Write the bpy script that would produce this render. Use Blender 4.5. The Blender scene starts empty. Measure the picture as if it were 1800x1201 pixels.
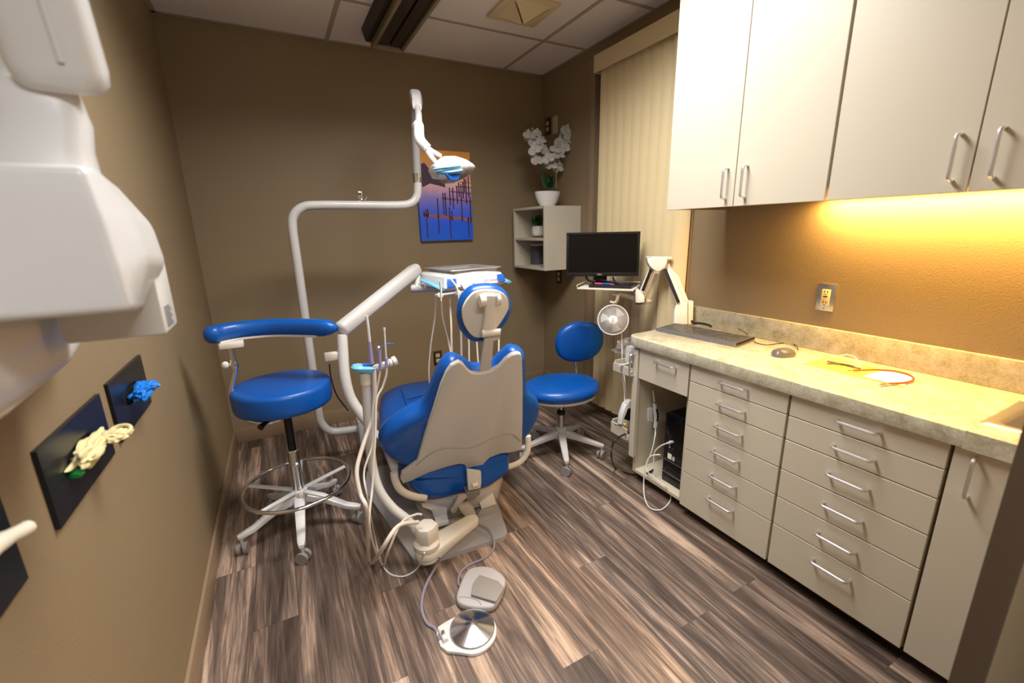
import bpy, bmesh, math, random
from mathutils import Vector, Matrix, noise
random.seed(7)
S = bpy.context.scene
COL = S.collection

# ------------------------------------------------------------------ camera
H = 1.353; F = 767.0
YAW, PITCH, ROLL = [math.radians(a) for a in (27.87, 14.41, 1.248)]
_f = Vector((math.sin(YAW)*math.cos(PITCH), math.cos(YAW)*math.cos(PITCH), -math.sin(PITCH)))
_r0 = Vector((math.cos(YAW), -math.sin(YAW), 0)); _d0 = _f.cross(_r0)
_r = _r0*math.cos(ROLL) + _d0*math.sin(ROLL)
_d = -_r0*math.sin(ROLL) + _d0*math.cos(ROLL)
CAM = Vector((0, 0, H))
cam = bpy.data.cameras.new('camera'); camo = bpy.data.objects.new('camera', cam); COL.objects.link(camo)
cam.sensor_width = 36; cam.lens = F/1800*36; cam.clip_start = 0.02
rot = Matrix((_r, -_d, -_f)).transposed()
camo.matrix_world = Matrix.Translation(CAM) @ rot.to_4x4()
cam.dof.use_dof = True; cam.dof.focus_distance = 2.3; cam.dof.aperture_fstop = 2.8
S.camera = camo

# ------------------------------------------------------------------ light and exposure
S.view_settings.view_transform = 'Standard'; S.view_settings.look = 'None'
S.view_settings.exposure = 0.0; S.view_settings.gamma = 1.0
S.view_settings.use_curve_mapping = False
w = bpy.data.worlds.new('world'); S.world = w; w.use_nodes = True
w.node_tree.nodes['Background'].inputs[0].default_value = (.10, .13, .22, 1)
w.node_tree.nodes['Background'].inputs[1].default_value = 0.6

def area(name, loc, size, power, color, rx=0, ry=0, rz=0, spread=180):
    l = bpy.data.lights.new(name, 'AREA'); l.shape = 'RECTANGLE'; l.size, l.size_y = size
    l.energy = power; l.color = color; l.spread = math.radians(spread)
    o = bpy.data.objects.new(name, l); COL.objects.link(o); o.location = loc
    o.rotation_euler = [math.radians(a) for a in (rx, ry, rz)]
    return o
area('troffer_light', (.76, 1.40, 2.485), (1.1, .52), 51, (1, .98, .95), spread=156)
area('hall_fill_light', (.35, -.75, 2.485), (1.12, .52), 42, (.95, .98, 1), spread=155)  # added fill lamp behind the camera, has no fixture

# ------------------------------------------------------------------ pixel helpers (1800 x 1201 frame)
def ray(x, y): return _r*((x-900)/F) + _d*((y-600.5)/F) + _f
def on_z(x, y, z): d = ray(x, y); return CAM + d*((z-H)/d.z)
def on_x(x, y, X): d = ray(x, y); return CAM + d*(X/d.x)
def on_y(x, y, Y): d = ray(x, y); return CAM + d*(Y/d.y)
def at(x, y, depth): return CAM + ray(x, y)*depth
def on_plane(x, y, p, n): d = ray(x, y); return CAM + d*((p-CAM).dot(n)/d.dot(n))

# ------------------------------------------------------------------ materials
def srgb(r, g, b):
    f = lambda c: (c/12.92 if c <= .04045 else ((c+.055)/1.055)**2.4)
    return (f(r/255), f(g/255), f(b/255), 1)
MATS = {}
def mat(name, col, rough=.5, metal=0, coat=0, bump=0, bscale=200, trans=0, ior=1.45, emit=None, estr=0, alpha=1, spec=.5, mottle=0, mscale=20):
    if name in MATS: return MATS[name]
    m = bpy.data.materials.new(name); m.use_nodes = True; nt = m.node_tree; N = nt.nodes; L = nt.links
    p = N['Principled BSDF']
    p.inputs['Base Color'].default_value = col; p.inputs['Roughness'].default_value = rough
    p.inputs['Metallic'].default_value = metal; p.inputs['Coat Weight'].default_value = coat
    p.inputs['Transmission Weight'].default_value = trans; p.inputs['IOR'].default_value = ior
    p.inputs['Alpha'].default_value = alpha; p.inputs['Specular IOR Level'].default_value = spec
    if emit: p.inputs['Emission Color'].default_value = emit; p.inputs['Emission Strength'].default_value = estr
    tc = N.new('ShaderNodeTexCoord')
    if mottle:
        n = N.new('ShaderNodeTexNoise'); n.inputs['Scale'].default_value = mscale; n.inputs['Detail'].default_value = 6
        L.new(tc.outputs['Object'], n.inputs['Vector'])
        mx = N.new('ShaderNodeMix'); mx.data_type = 'RGBA'
        a = [min(1, c*(1+mottle)) for c in col[:3]]+[1]; b = [c*(1-mottle) for c in col[:3]]+[1]
        mx.inputs[6].default_value = a; mx.inputs[7].default_value = b
        L.new(n.outputs['Fac'], mx.inputs[0]); L.new(mx.outputs[2], p.inputs['Base Color'])
    if bump:
        n = N.new('ShaderNodeTexNoise'); n.inputs['Scale'].default_value = bscale; n.inputs['Detail'].default_value = 3
        L.new(tc.outputs['Object'], n.inputs['Vector'])
        b = N.new('ShaderNodeBump'); b.inputs['Strength'].default_value = bump; b.inputs['Distance'].default_value = .002
        L.new(n.outputs['Fac'], b.inputs['Height']); L.new(b.outputs['Normal'], p.inputs['Normal'])
    MATS[name] = m; return m

def ramp(nt, stops):
    r = nt.nodes.new('ShaderNodeValToRGB'); e = r.color_ramp.elements
    e[0].position, e[0].color = stops[0]; e[1].position, e[1].color = stops[-1]
    for p, c in stops[1:-1]:
        x = e.new(p); x.color = c
    return r

M_wall = mat('brown_paint', srgb(142, 124, 96), .55, bump=.35, bscale=160, mottle=.03, mscale=3)
M_trim = mat('brown_trim_paint', srgb(148, 126, 101), .4, mottle=.03, mscale=6)
M_kick = mat('dark_toe_kick', srgb(60, 50, 42), .6)
M_cab = mat('almond_laminate', srgb(203, 194, 175), .38, mottle=.012, mscale=8)
M_cabin = mat('almond_interior', srgb(205, 194, 172), .5)
M_gap = mat('brown_edge_band', srgb(120, 102, 70), .5)
M_alu = mat('brushed_aluminium', srgb(238, 238, 243), .36, metal=1)
M_chrome = mat('chrome', srgb(225, 226, 230), .08, metal=1)
M_steel = mat('stainless_steel', srgb(208, 208, 208), .3, metal=1)
M_blue = mat('blue_vinyl', srgb(0, 78, 160), .36, coat=.15, bump=.05, bscale=400)
M_white = mat('white_enamel', srgb(216, 215, 214), .3, coat=.2)
M_pole = mat('pale_grey_enamel', srgb(196, 194, 191), .32, coat=.2)
M_grey = mat('light_grey_enamel', srgb(196, 193, 188), .35)
M_beige = mat('beige_plastic', srgb(198, 193, 185), .42)
M_cream = mat('cream_plastic', srgb(214, 207, 194), .4)
M_dgrey = mat('dark_grey_plastic', srgb(120, 112, 108), .5)
M_mgrey = mat('taupe_grey_plastic', srgb(158, 148, 142), .5)
M_caster = mat('caster_grey', srgb(140, 134, 130), .55)
M_plate = mat('base_plate_grey', srgb(158, 156, 158), .45)
M_black = mat('black_plastic', srgb(20, 20, 22), .4)
M_gloss = mat('black_gloss', srgb(12, 12, 14), .15)
M_screen = mat('screen_off', srgb(9, 9, 11), .22)
M_hose = mat('hose_beige', srgb(205, 196, 186), .45)
M_cord = mat('grey_violet_cord', srgb(140, 135, 150), .5)
M_wcord = mat('white_cord', srgb(232, 228, 222), .45)
M_film = mat('blue_barrier_film', srgb(110, 185, 225), .25, coat=.3)
M_film2 = mat('deep_blue_film', srgb(20, 95, 200), .3, coat=.3)
M_tile = mat('acoustic_tile', srgb(240, 231, 220), .9, bump=.8, bscale=260, mottle=.05, mscale=140)
M_grid = mat('ceiling_grid_metal', srgb(176, 164, 148), .5)
M_vent = mat('cream_vent', srgb(222, 202, 160), .5)
M_bronze = mat('dark_bronze', srgb(52, 46, 34), .45, metal=.2)
M_bronze2 = mat('bronze_rim', srgb(140, 128, 104), .4)
M_blind = mat('cream_vinyl_slat', srgb(222, 202, 158), .5, mottle=.02, mscale=30)
M_vinylframe = mat('white_window_frame', srgb(196, 200, 218), .4)
M_nightglass = mat('dark_window_glass', srgb(30, 34, 48), .06)
M_leaf = mat('green_leaf', srgb(34, 82, 36), .4)
M_leaf2 = mat('dark_leaf', srgb(16, 52, 28), .4)
M_bud = mat('yellow_bud', srgb(190, 180, 40), .5)
M_petal = mat('white_petal', srgb(246, 245, 242), .5)
M_pot = mat('white_ceramic', srgb(236, 236, 236), .3)
M_wood = mat('pale_wood', srgb(200, 165, 115), .5)
M_cloth = mat('speaker_cloth', srgb(78, 78, 88), .7)
M_ivory = mat('ivory_plastic', srgb(228, 208, 160), .35)
M_swplate = mat('almond_switch', srgb(205, 190, 165), .4)
M_brownplate = mat('brown_outlet_plate', srgb(60, 48, 36), .3)
M_darkplate = mat('black_steel_plate', srgb(40, 41, 46), .3, metal=.5)
M_latex = mat('cream_latex', srgb(222, 210, 158), .5)
M_nitrile = mat('blue_nitrile', srgb(20, 120, 215), .45)
M_green = mat('green_band', srgb(20, 140, 60), .5)
M_whiteglove = mat('white_glove', srgb(235, 228, 210), .45)
M_paper = mat('yellow_paper', srgb(250, 225, 90), .6)
M_paperw = mat('white_paper', srgb(245, 240, 225), .6)
M_red = mat('orange_red_cord', srgb(225, 70, 25), .4)
M_clear = mat('clear_plastic', (1, 1, 1, 1), .08, trans=1, ior=1.2)
M_orange = mat('orange_knob', srgb(230, 110, 20), .4)
M_yellow = mat('yellow_connector', srgb(235, 200, 30), .4)
M_led = mat('under_cabinet_led', (1, .62, .2, 1), .4, emit=(1, .52, .12, 1), estr=14)
M_diff = mat('troffer_diffuser', (1, 1, 1, 1), .4, emit=(1, .96, .9, 1), estr=2.5)
M_pink = mat('pink_plastic', srgb(225, 70, 130), .4)
M_ink = mat('black_print', srgb(25, 25, 28), .6)
M_bluetext = mat('blue_print', srgb(50, 60, 110), .5)

def m_film():
    m = bpy.data.materials.new('clear_film_wrap'); m.use_nodes = True; nt = m.node_tree; N = nt.nodes; L = nt.links
    p = N['Principled BSDF']; p.inputs['Base Color'].default_value = (.95, .95, .95, 1); p.inputs['Roughness'].default_value = .12
    p.inputs['Alpha'].default_value = .11; p.inputs['Coat Weight'].default_value = 1
    return m
M_wrap = m_film()

def m_floor():
    m = bpy.data.materials.new('wood_plank'); m.use_nodes = True; nt = m.node_tree; N = nt.nodes; L = nt.links
    p = N['Principled BSDF']; p.inputs['Roughness'].default_value = .42
    tc = N.new('ShaderNodeTexCoord'); oi = N.new('ShaderNodeObjectInfo')
    sc = N.new('ShaderNodeVectorMath'); sc.operation = 'SCALE'
    cx = N.new('ShaderNodeCombineXYZ')
    for i in range(3): L.new(oi.outputs['Random'], cx.inputs[i])
    L.new(cx.outputs[0], sc.inputs[0]); sc.inputs['Scale'].default_value = 37
    ad = N.new('ShaderNodeVectorMath'); ad.operation = 'ADD'
    L.new(tc.outputs['Object'], ad.inputs[0]); L.new(sc.outputs[0], ad.inputs[1])
    def nz(scale, vec, detail, dist=0.0, rough=.55):
        mp = N.new('ShaderNodeMapping'); mp.inputs['Scale'].default_value = vec
        L.new(ad.outputs[0], mp.inputs['Vector'])
        n = N.new('ShaderNodeTexNoise'); n.inputs['Scale'].default_value = scale; n.inputs['Detail'].default_value = detail
        n.inputs['Distortion'].default_value = dist; n.inputs['Roughness'].default_value = rough
        L.new(mp.outputs[0], n.inputs['Vector']); return n
    broad = nz(1, (10, .8, 1), 4, 1.6)
    mid = nz(1, (60, 2.4, 1), 5, 1.2)
    fine = nz(1, (300, 9, 1), 4, .4, .75)
    r = ramp(nt, [(.15, srgb(66, 54, 48)), (.40, srgb(100, 84, 75)), (.55, srgb(130, 111, 99)), (.68, srgb(172, 147, 129)), (.86, srgb(206, 180, 158))])
    mx = N.new('ShaderNodeMath'); mx.operation = 'MULTIPLY_ADD'; mx.inputs[1].default_value = .62
    L.new(broad.outputs['Fac'], mx.inputs[0])
    m2 = N.new('ShaderNodeMath'); m2.operation = 'MULTIPLY'; m2.inputs[1].default_value = .38
    L.new(mid.outputs['Fac'], m2.inputs[0]); L.new(m2.outputs[0], mx.inputs[2])
    # stretch contrast and add a per-plank shift
    m3 = N.new('ShaderNodeMath'); m3.operation = 'MULTIPLY_ADD'; m3.inputs[1].default_value = 2.25; m3.inputs[2].default_value = -.73
    L.new(mx.outputs[0], m3.inputs[0])
    m4 = N.new('ShaderNodeMath'); m4.operation = 'MULTIPLY_ADD'; m4.inputs[1].default_value = .20
    L.new(oi.outputs['Random'], m4.inputs[0]); L.new(m3.outputs[0], m4.inputs[2])
    L.new(m4.outputs[0], r.inputs[0])
    # cathedral grain: contour lines of the broad noise
    k1 = N.new('ShaderNodeMath'); k1.operation = 'MULTIPLY'; k1.inputs[1].default_value = 75; L.new(broad.outputs['Fac'], k1.inputs[0])
    k2 = N.new('ShaderNodeMath'); k2.operation = 'SINE'; L.new(k1.outputs[0], k2.inputs[0])
    k3 = N.new('ShaderNodeMath'); k3.operation = 'MULTIPLY_ADD'; k3.inputs[1].default_value = .07; L.new(k2.outputs[0], k3.inputs[0]); L.new(fine.outputs['Fac'], k3.inputs[2])
    r2 = ramp(nt, [(.30, (.56, .54, .53, 1)), (.48, (.88, .87, .86, 1)), (.6, (1, 1, 1, 1))])
    L.new(k3.outputs[0], r2.inputs[0])
    mm = N.new('ShaderNodeMix'); mm.data_type = 'RGBA'; mm.blend_type = 'MULTIPLY'; mm.inputs[0].default_value = .95
    L.new(r.outputs[0], mm.inputs[6]); L.new(r2.outputs[0], mm.inputs[7]); L.new(mm.outputs[2], p.inputs['Base Color'])
    b = N.new('ShaderNodeBump'); b.inputs['Strength'].default_value = .25; b.inputs['Distance'].default_value = .001
    L.new(fine.outputs['Fac'], b.inputs['Height']); L.new(b.outputs['Normal'], p.inputs['Normal'])
    return m
M_floor = m_floor()

def m_counter():
    m = bpy.data.materials.new('stone_laminate'); m.use_nodes = True; nt = m.node_tree; N = nt.nodes; L = nt.links
    p = N['Principled BSDF']; p.inputs['Roughness'].default_value = .38
    tc = N.new('ShaderNodeTexCoord')
    n = N.new('ShaderNodeTexNoise'); n.inputs['Scale'].default_value = 22; n.inputs['Detail'].default_value = 9; n.inputs['Roughness'].default_value = .65
    L.new(tc.outputs['Object'], n.inputs['Vector'])
    n2 = N.new('ShaderNodeTexNoise'); n2.inputs['Scale'].default_value = 130; n2.inputs['Detail'].default_value = 4
    L.new(tc.outputs['Object'], n2.inputs['Vector'])
    a = N.new('ShaderNodeMath'); a.operation = 'MULTIPLY_ADD'; a.inputs[1].default_value = .35
    L.new(n2.outputs['Fac'], a.inputs[0]); 
    s = N.new('ShaderNodeMath'); s.operation = 'MULTIPLY'; s.inputs[1].default_value = .65
    L.new(n.outputs['Fac'], s.inputs[0]); L.new(s.outputs[0], a.inputs[2])
    r = ramp(nt, [(.34, srgb(152, 143, 116)), (.46, srgb(178, 171, 146)), (.56, srgb(194, 188, 167)), (.66, srgb(204, 200, 184))])
    L.new(a.outputs[0], r.inputs[0]); L.new(r.outputs[0], p.inputs['Base Color'])
    return m
M_counter = m_counter()

def m_print():
    # sunset over water, a flat print on canvas; generated coords: x across, z up
    m = bpy.data.materials.new('canvas_print'); m.use_nodes = True; nt = m.node_tree; N = nt.nodes; L = nt.links
    p = N['Principled BSDF']; p.inputs['Roughness'].default_value = .5
    tc = N.new('ShaderNodeTexCoord'); sx = N.new('ShaderNodeSeparateXYZ'); L.new(tc.outputs['Generated'], sx.inputs[0])
    mp = N.new('ShaderNodeMapping'); mp.inputs['Scale'].default_value = (3, 1, 9); L.new(tc.outputs['Generated'], mp.inputs['Vector'])
    n = N.new('ShaderNodeTexNoise'); n.inputs['Scale'].default_value = 1.2; n.inputs['Detail'].default_value = 5; L.new(mp.outputs[0], n.inputs['Vector'])
    a = N.new('ShaderNodeMath'); a.operation = 'MULTIPLY_ADD'; a.inputs[1].default_value = .09
    L.new(n.outputs['Fac'], a.inputs[0]); L.new(sx.outputs['Z'], a.inputs[2])
    s = N.new('ShaderNodeMath'); s.operation = 'SUBTRACT'; s.inputs[1].default_value = .045; L.new(a.outputs[0], s.inputs[0])
    r = ramp(nt, [(0, srgb(0, 95, 225)), (.2, srgb(10, 95, 240)), (.36, srgb(80, 105, 235)), (.5, srgb(160, 140, 215)),
                  (.60, srgb(235, 185, 205)), (.67, srgb(255, 205, 170)), (.74, srgb(225, 150, 160)), (.84, srgb(255, 170, 120)), (.93, srgb(255, 185, 70)), (1, srgb(255, 165, 80))])
    L.new(s.outputs[0], r.inputs[0]); L.new(r.outputs[0], p.inputs['Base Color'])
    return m
M_print = m_print()

# ------------------------------------------------------------------ mesh helpers
def V(*a): return Vector(a)
def new(): return bmesh.new()
def catmull(pts, steps=6, closed=False):
    P = [Vector(p) for p in pts]; n = len(P); out = []
    if n < 3 and not closed: return P
    rng = range(n) if closed else range(n-1)
    for i in rng:
        if closed: p0, p1, p2, p3 = P[(i-1) % n], P[i], P[(i+1) % n], P[(i+2) % n]
        else:
            p1, p2 = P[i], P[i+1]
            p0 = P[i-1] if i > 0 else p1*2-p2
            p3 = P[i+2] if i+2 < n else p2*2-p1
        for k in range(steps):
            t = k/steps
            out.append(.5*((2*p1)+(p2-p0)*t+(2*p0-5*p1+4*p2-p3)*t*t+(3*p1-p0-3*p2+p3)*t**3))
    if not closed: out.append(P[-1])
    return out
def tube(bm, pts, r, n=10, steps=6, closed=False, smooth=True, flat=None):
    P = catmull(pts, steps, closed) if smooth else [Vector(p) for p in pts]
    m = len(P)
    rad = (lambda i: r) if not isinstance(r, (list, tuple)) else (lambda i: r[0]+(r[1]-r[0])*i/max(1, m-1) if len(r) == 2 else r[min(len(r)-1, int(round(i*(len(r)-1)/(m-1))))])
    t0 = (P[1]-P[0]).normalized()
    up = Vector((0, 0, 1)) if abs(t0.z) < .9 else Vector((1, 0, 0))
    nx = t0.cross(up).normalized(); rings = []
    for i in range(m):
        if closed: t = (P[(i+1) % m]-P[i-1]).normalized()
        else: t = (P[min(i+1, m-1)]-P[max(i-1, 0)]).normalized()
        nx = (nx - t*nx.dot(t)).normalized(); ny = t.cross(nx)
        rr = rad(i); fx, fy = flat if flat else (1, 1)
        rings.append([bm.verts.new(P[i]+nx*math.cos(2*math.pi*k/n)*rr*fx+ny*math.sin(2*math.pi*k/n)*rr*fy) for k in range(n)])
    for i in range(m if closed else m-1):
        a, b = rings[i], rings[(i+1) % m]
        for k in range(n): bm.faces.new((a[k], a[(k+1) % n], b[(k+1) % n], b[k]))
    if not closed:
        bm.faces.new(rings[0][::-1]); bm.faces.new(rings[-1])
    return bm
def cyl(bm, p1, p2, r1, r2=None, n=20):
    return tube(bm, [p1, p2], [r1, r1 if r2 is None else r2], n, smooth=False)
def box(bm, lo, hi, bev=0, seg=2, R=None, about=None):
    lo, hi = Vector(lo), Vector(hi); c = (lo+hi)/2; s = hi-lo
    mtx = Matrix.Translation(c) @ Matrix.Diagonal((s.x, s.y, s.z, 1))
    if R is not None:
        a = Vector(about) if about is not None else c
        mtx = Matrix.Translation(a) @ R.to_4x4() @ Matrix.Translation(-a) @ mtx
    g = bmesh.ops.create_cube(bm, size=1, matrix=mtx)
    if bev:
        es = list({e for v in g['verts'] for e in v.link_edges})
        bmesh.ops.bevel(bm, geom=es, offset=bev, segments=seg, profile=.5, affect='EDGES')
    return bm
def lathe(bm, prof, c=(0, 0, 0), n=28, R=None, sx=1, sy=1):
    c = Vector(c); rings = []
    for r, z in prof:
        ring = []
        for k in range(n):
            a = 2*math.pi*k/n; v = Vector((r*math.cos(a)*sx, r*math.sin(a)*sy, z))
            if R is not None: v = R @ v
            ring.append(bm.verts.new(c+v))
        rings.append(ring)
    for a, b in zip(rings, rings[1:]):
        for k in range(n): bm.faces.new((a[k], a[(k+1) % n], b[(k+1) % n], b[k]))
    bm.faces.new(rings[0][::-1]); bm.faces.new(rings[-1])
    return bm
def prism(bm, pts, vec, bev=0, seg=2):
    vec = Vector(vec); a = [bm.verts.new(Vector(p)) for p in pts]; b = [bm.verts.new(Vector(p)+vec) for p in pts]
    n = len(a); fs = [bm.faces.new(a), bm.faces.new(b[::-1])]
    for k in range(n): fs.append(bm.faces.new((a[k], b[k], b[(k+1) % n], a[(k+1) % n])))
    bmesh.ops.recalc_face_normals(bm, faces=fs)
    if bev:
        es = list({e for f in fs[:2] for e in f.edges})
        bmesh.ops.bevel(bm, geom=es, offset=bev, segments=seg, profile=.5, affect='EDGES')
    return bm
def puff(bm, outline, nrm, thick, r, crown=0.0, steps=8, back_crown=0.0):
    """Cushion: a closed outline in a plane, thickened along nrm with rounded edges and a domed face."""
    P = [Vector(p) for p in outline]; n = len(P); nrm = Vector(nrm).normalized(); cen = sum(P, Vector())/n
    inn = []
    for i in range(n):
        t = (P[(i+1) % n]-P[i-1]).normalized(); q = nrm.cross(t)
        inn.append(q)
    area_ = sum((P[i]-cen).cross(P[(i+1) % n]-cen).dot(nrm) for i in range(n))
    if area_ < 0: inn = [-q for q in inn]
    rings = []
    for k in range(steps+1):
        a = math.pi*k/steps
        ins = r*(1-math.sin(a)); h = thick/2*(1-math.cos(a))
        rings.append([bm.verts.new(P[i]+inn[i]*ins+nrm*h) for i in range(n)])
    def cap(ring, sgn, cr):
        last = ring; base = [v.co.copy() for v in ring]; c = sum(base, Vector())/n
        for s in (.82, .6, .35):
            nr = [bm.verts.new(c+(b-c)*s+nrm*sgn*cr*(1-s*s)) for b in base]
            for i in range(n):
                q = (last[i], last[(i+1) % n], nr[(i+1) % n], nr[i])
                bm.faces.new(q if sgn > 0 else q[::-1])
            last = nr
        cv = bm.verts.new(c+nrm*sgn*cr)
        for i in range(n):
            q = (last[i], last[(i+1) % n], cv); bm.faces.new(q if sgn > 0 else q[::-1])
    for a, b in zip(rings, rings[1:]):
        for i in range(n): bm.faces.new((a[i], a[(i+1) % n], b[(i+1) % n], b[i]))
    cap(rings[-1], 1, crown); cap(rings[0], -1, back_crown)
    bmesh.ops.recalc_face_normals(bm, faces=bm.faces)
    return bm
def ball(bm, c, r, seg=14, ring=9, R=None):
    r = Vector((r, r, r)) if not hasattr(r, '__len__') else Vector(r)
    m = Matrix.Translation(Vector(c)) @ (R.to_4x4() if R is not None else Matrix.Identity(4)) @ Matrix.Diagonal((*r, 1))
    bmesh.ops.create_uvsphere(bm, u_segments=seg, v_segments=ring, radius=1, matrix=m); return bm
def loft(bm, rings, cap=True):
    vr = [[bm.verts.new(Vector(p)) for p in r] for r in rings]; n = len(vr[0])
    for a, b in zip(vr, vr[1:]):
        for k in range(n): bm.faces.new((a[k], a[(k+1) % n], b[(k+1) % n], b[k]))
    if cap: bm.faces.new(vr[0][::-1]); bm.faces.new(vr[-1])
    bmesh.ops.recalc_face_normals(bm, faces=bm.faces); return bm
def sellipse(c, ax, ay, n=24, e=3.0):
    c, ax, ay = Vector(c), Vector(ax), Vector(ay); out = []
    for k in range(n):
        t = 2*math.pi*k/n; ct, st = math.cos(t), math.sin(t)
        out.append(c+ax*math.copysign(abs(ct)**(2/e), ct)+ay*math.copysign(abs(st)**(2/e), st))
    return out

def put(name, bm, m, parent=None, smooth=True, angle=38, kind=None):
    me = bpy.data.meshes.new(name)
    bm.normal_update(); bm.to_mesh(me); bm.free()
    xs = [v.co for v in me.vertices]
    lo = Vector([min(c[i] for c in xs) for i in range(3)]); hi = Vector([max(c[i] for c in xs) for i in range(3)])
    c = (lo+hi)/2; me.transform(Matrix.Translation(-c)); me.materials.append(m)
    if smooth:
        me.polygons.foreach_set('use_smooth', [True]*len(me.polygons)); me.set_sharp_from_angle(angle=math.radians(angle))
    o = bpy.data.objects.new(name, me); COL.objects.link(o)
    wp = Vector()
    p = parent
    while p: wp += p.location; p = p.parent
    o.location = c-wp; o.parent = parent
    if kind: o['kind'] = kind
    return o
def thing(name, label, cat, loc=(0, 0, 0), group=None):
    o = bpy.data.objects.new(name, None); COL.objects.link(o); o.location = loc; o.empty_display_size = .05
    return tag(o, label, cat, group)
def tag(o, label, cat, group=None):
    o['label'] = label; o['category'] = cat
    if group: o['group'] = group
    return o
def struct(name, bm, m, **k):
    o = put(name, bm, m, **k); o['kind'] = 'structure'; return o
def inst(src, name, loc, parent=None):
    o = src.copy(); o.name = name; COL.objects.link(o)
    wp = Vector(); p = parent
    while p: wp += p.location; p = p.parent
    o.parent = parent; o.location = Vector(loc)-wp; return o
def text(name, body, size, m, origin, right, up, parent=None, depth=.0004):
    cu = bpy.data.curves.new(name, 'FONT'); cu.body = body; cu.size = size; cu.extrude = depth; cu.align_x = 'CENTER'; cu.align_y = 'CENTER'
    o = bpy.data.objects.new(name, cu); COL.objects.link(o)
    dg = bpy.context.evaluated_depsgraph_get(); me = bpy.data.meshes.new_from_object(o.evaluated_get(dg))
    bpy.data.objects.remove(o); right, up = Vector(right).normalized(), Vector(up).normalized(); nn = right.cross(up)
    me.transform(Matrix.Translation(Vector(origin)) @ Matrix((right, up, nn)).transposed().to_4x4())
    bm = new(); bm.from_mesh(me); bpy.data.meshes.remove(me)
    return put(name, bm, m, parent, smooth=False)

XL, XR, YB, ZC = -.40, 2.038, 3.238, 2.507
YH = -1.6   # end of the hallway behind the camera
# ================================================================== structure
# floor: slab plus individual planks running along y
fl = struct('floor', box(new(), (XL-.1, YH-.1, -.03), (XR+.1, YB+.1, -.009)), M_kick, smooth=False)
PW, PL = .146, 1.22
x0 = -.247-PW*2; col = 0; cache = {}
offs = [.31, 1.05, .62, .18, .27, .86, .45, 1.12, .05, .70, .37, .95, .52, .14, .78, .33, 1.0, .6, .2, .9]
while x0 < XR:
    a, b = max(x0, XL), min(x0+PW, XR)
    if b-a > .004:
        y0 = YH-PL+offs[col % 20]
        if col == 2: y0 = 1.53-PL*3
        if col == 5: y0 = 1.48-PL*3
        if col == 11: y0 = .812-PL*2
        if col == 13: y0 = .822-PL*2
        if col == 12: y0 = 1.49-PL*3
        while y0 < YB:
            c, d = max(y0, YH), min(y0+PL, YB)
            if d-c > .004:
                key = (round(b-a, 4), round(d-c, 4))
                cen = ((a+b)/2, (c+d)/2, -.0045)
                if key in cache: inst(cache[key], 'plank', cen, fl)
                else: cache[key] = put('plank', box(new(), (a+.0004, c+.0004, -.009), (b-.0004, d-.0004, 0)), M_floor, fl, smooth=False)
            y0 += PL
    x0 += PW; col += 1

# ceiling: acoustic panels in a metal grid
ce = struct('ceiling', box(new(), (XL-.1, YH-.1, ZC+.02), (XR+.1, YB+.1, ZC+.06)), M_tile, smooth=False)
GX = [XL, .462, 1.688, XR]; GY = [YB, 2.675, 2.065, 1.455, .845, .235, -.375, -.985, YH]
for i in range(3):
    for j in range(8):
        put('ceiling_panel', box(new(), (GX[i]+.009, GY[j+1]+.009, ZC), (GX[i+1]-.009, GY[j]-.009, ZC+.02)), M_tile, ce, smooth=False)
for gx in GX[1:3]: put('grid_bar', box(new(), (gx-.012, YH, ZC-.003), (gx+.012, YB, ZC+.018)), M_grid, ce, smooth=False)
for gy in GY[1:-1]: put('grid_bar', box(new(), (XL, gy-.012, ZC-.0025), (XR, gy+.012, ZC+.018)), M_grid, ce, smooth=False)
for lo, hi in (((XL, YB-.022, ZC-.002), (XR, YB, ZC+.018)), ((XL, YH, ZC-.002), (XL+.022, YB, ZC+.018)), ((XR-.022, YH, ZC-.002), (XR, YB, ZC+.018))):
    put('wall_angle', box(new(), lo, hi), M_grid, ce, smooth=False)

struct('wall_left', box(new(), (XL-.1, YH-.1, -.03), (XL, YB+.1, ZC+.06)), M_wall, smooth=False)
struct('wall_back', box(new(), (XL, YB, -.03), (XR+.1, YB+.1, ZC+.06)), M_wall, smooth=False)
WY0, WY1, WZ0, WZ1 = 1.77, 2.57, .07, 2.36
bm = new()
for lo, hi in (((XR, YH-.1, -.03), (XR+.1, WY0, ZC+.06)), ((XR, WY1, -.03), (XR+.1, YB, ZC+.06)), ((XR, WY0, -.03), (XR+.1, WY1, WZ0)), ((XR, WY0, WZ1), (XR+.1, WY1, ZC+.06))):
    box(bm, lo, hi)
struct('wall_right', bm, M_wall, smooth=False)
bm = new(); box(bm, (.965, .135, -.03), (XR, .170, ZC+.06)); box(bm, (XL, .135, 2.12), (.965, .170, ZC+.06))
struct('wall_front', bm, M_wall, smooth=False)
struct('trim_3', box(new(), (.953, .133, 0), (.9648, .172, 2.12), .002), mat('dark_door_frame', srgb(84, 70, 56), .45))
struct('wall_hall', box(new(), (XL, YH-.1, -.03), (XR, YH, ZC+.06)), M_wall, smooth=False)
def baseboard(name, lo, hi, bev=.004):
    struct(name, box(new(), lo, hi, bev), M_trim)
baseboard('baseboard_left', (XL, YH, 0), (XL+.013, YB-.014, .105))
baseboard('baseboard_back', (XL, YB-.013, 0), (XR-.014, YB, .105))
baseboard('baseboard_right', (XR-.013, WY1+.07, 0), (XR, YB, .105))
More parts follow.
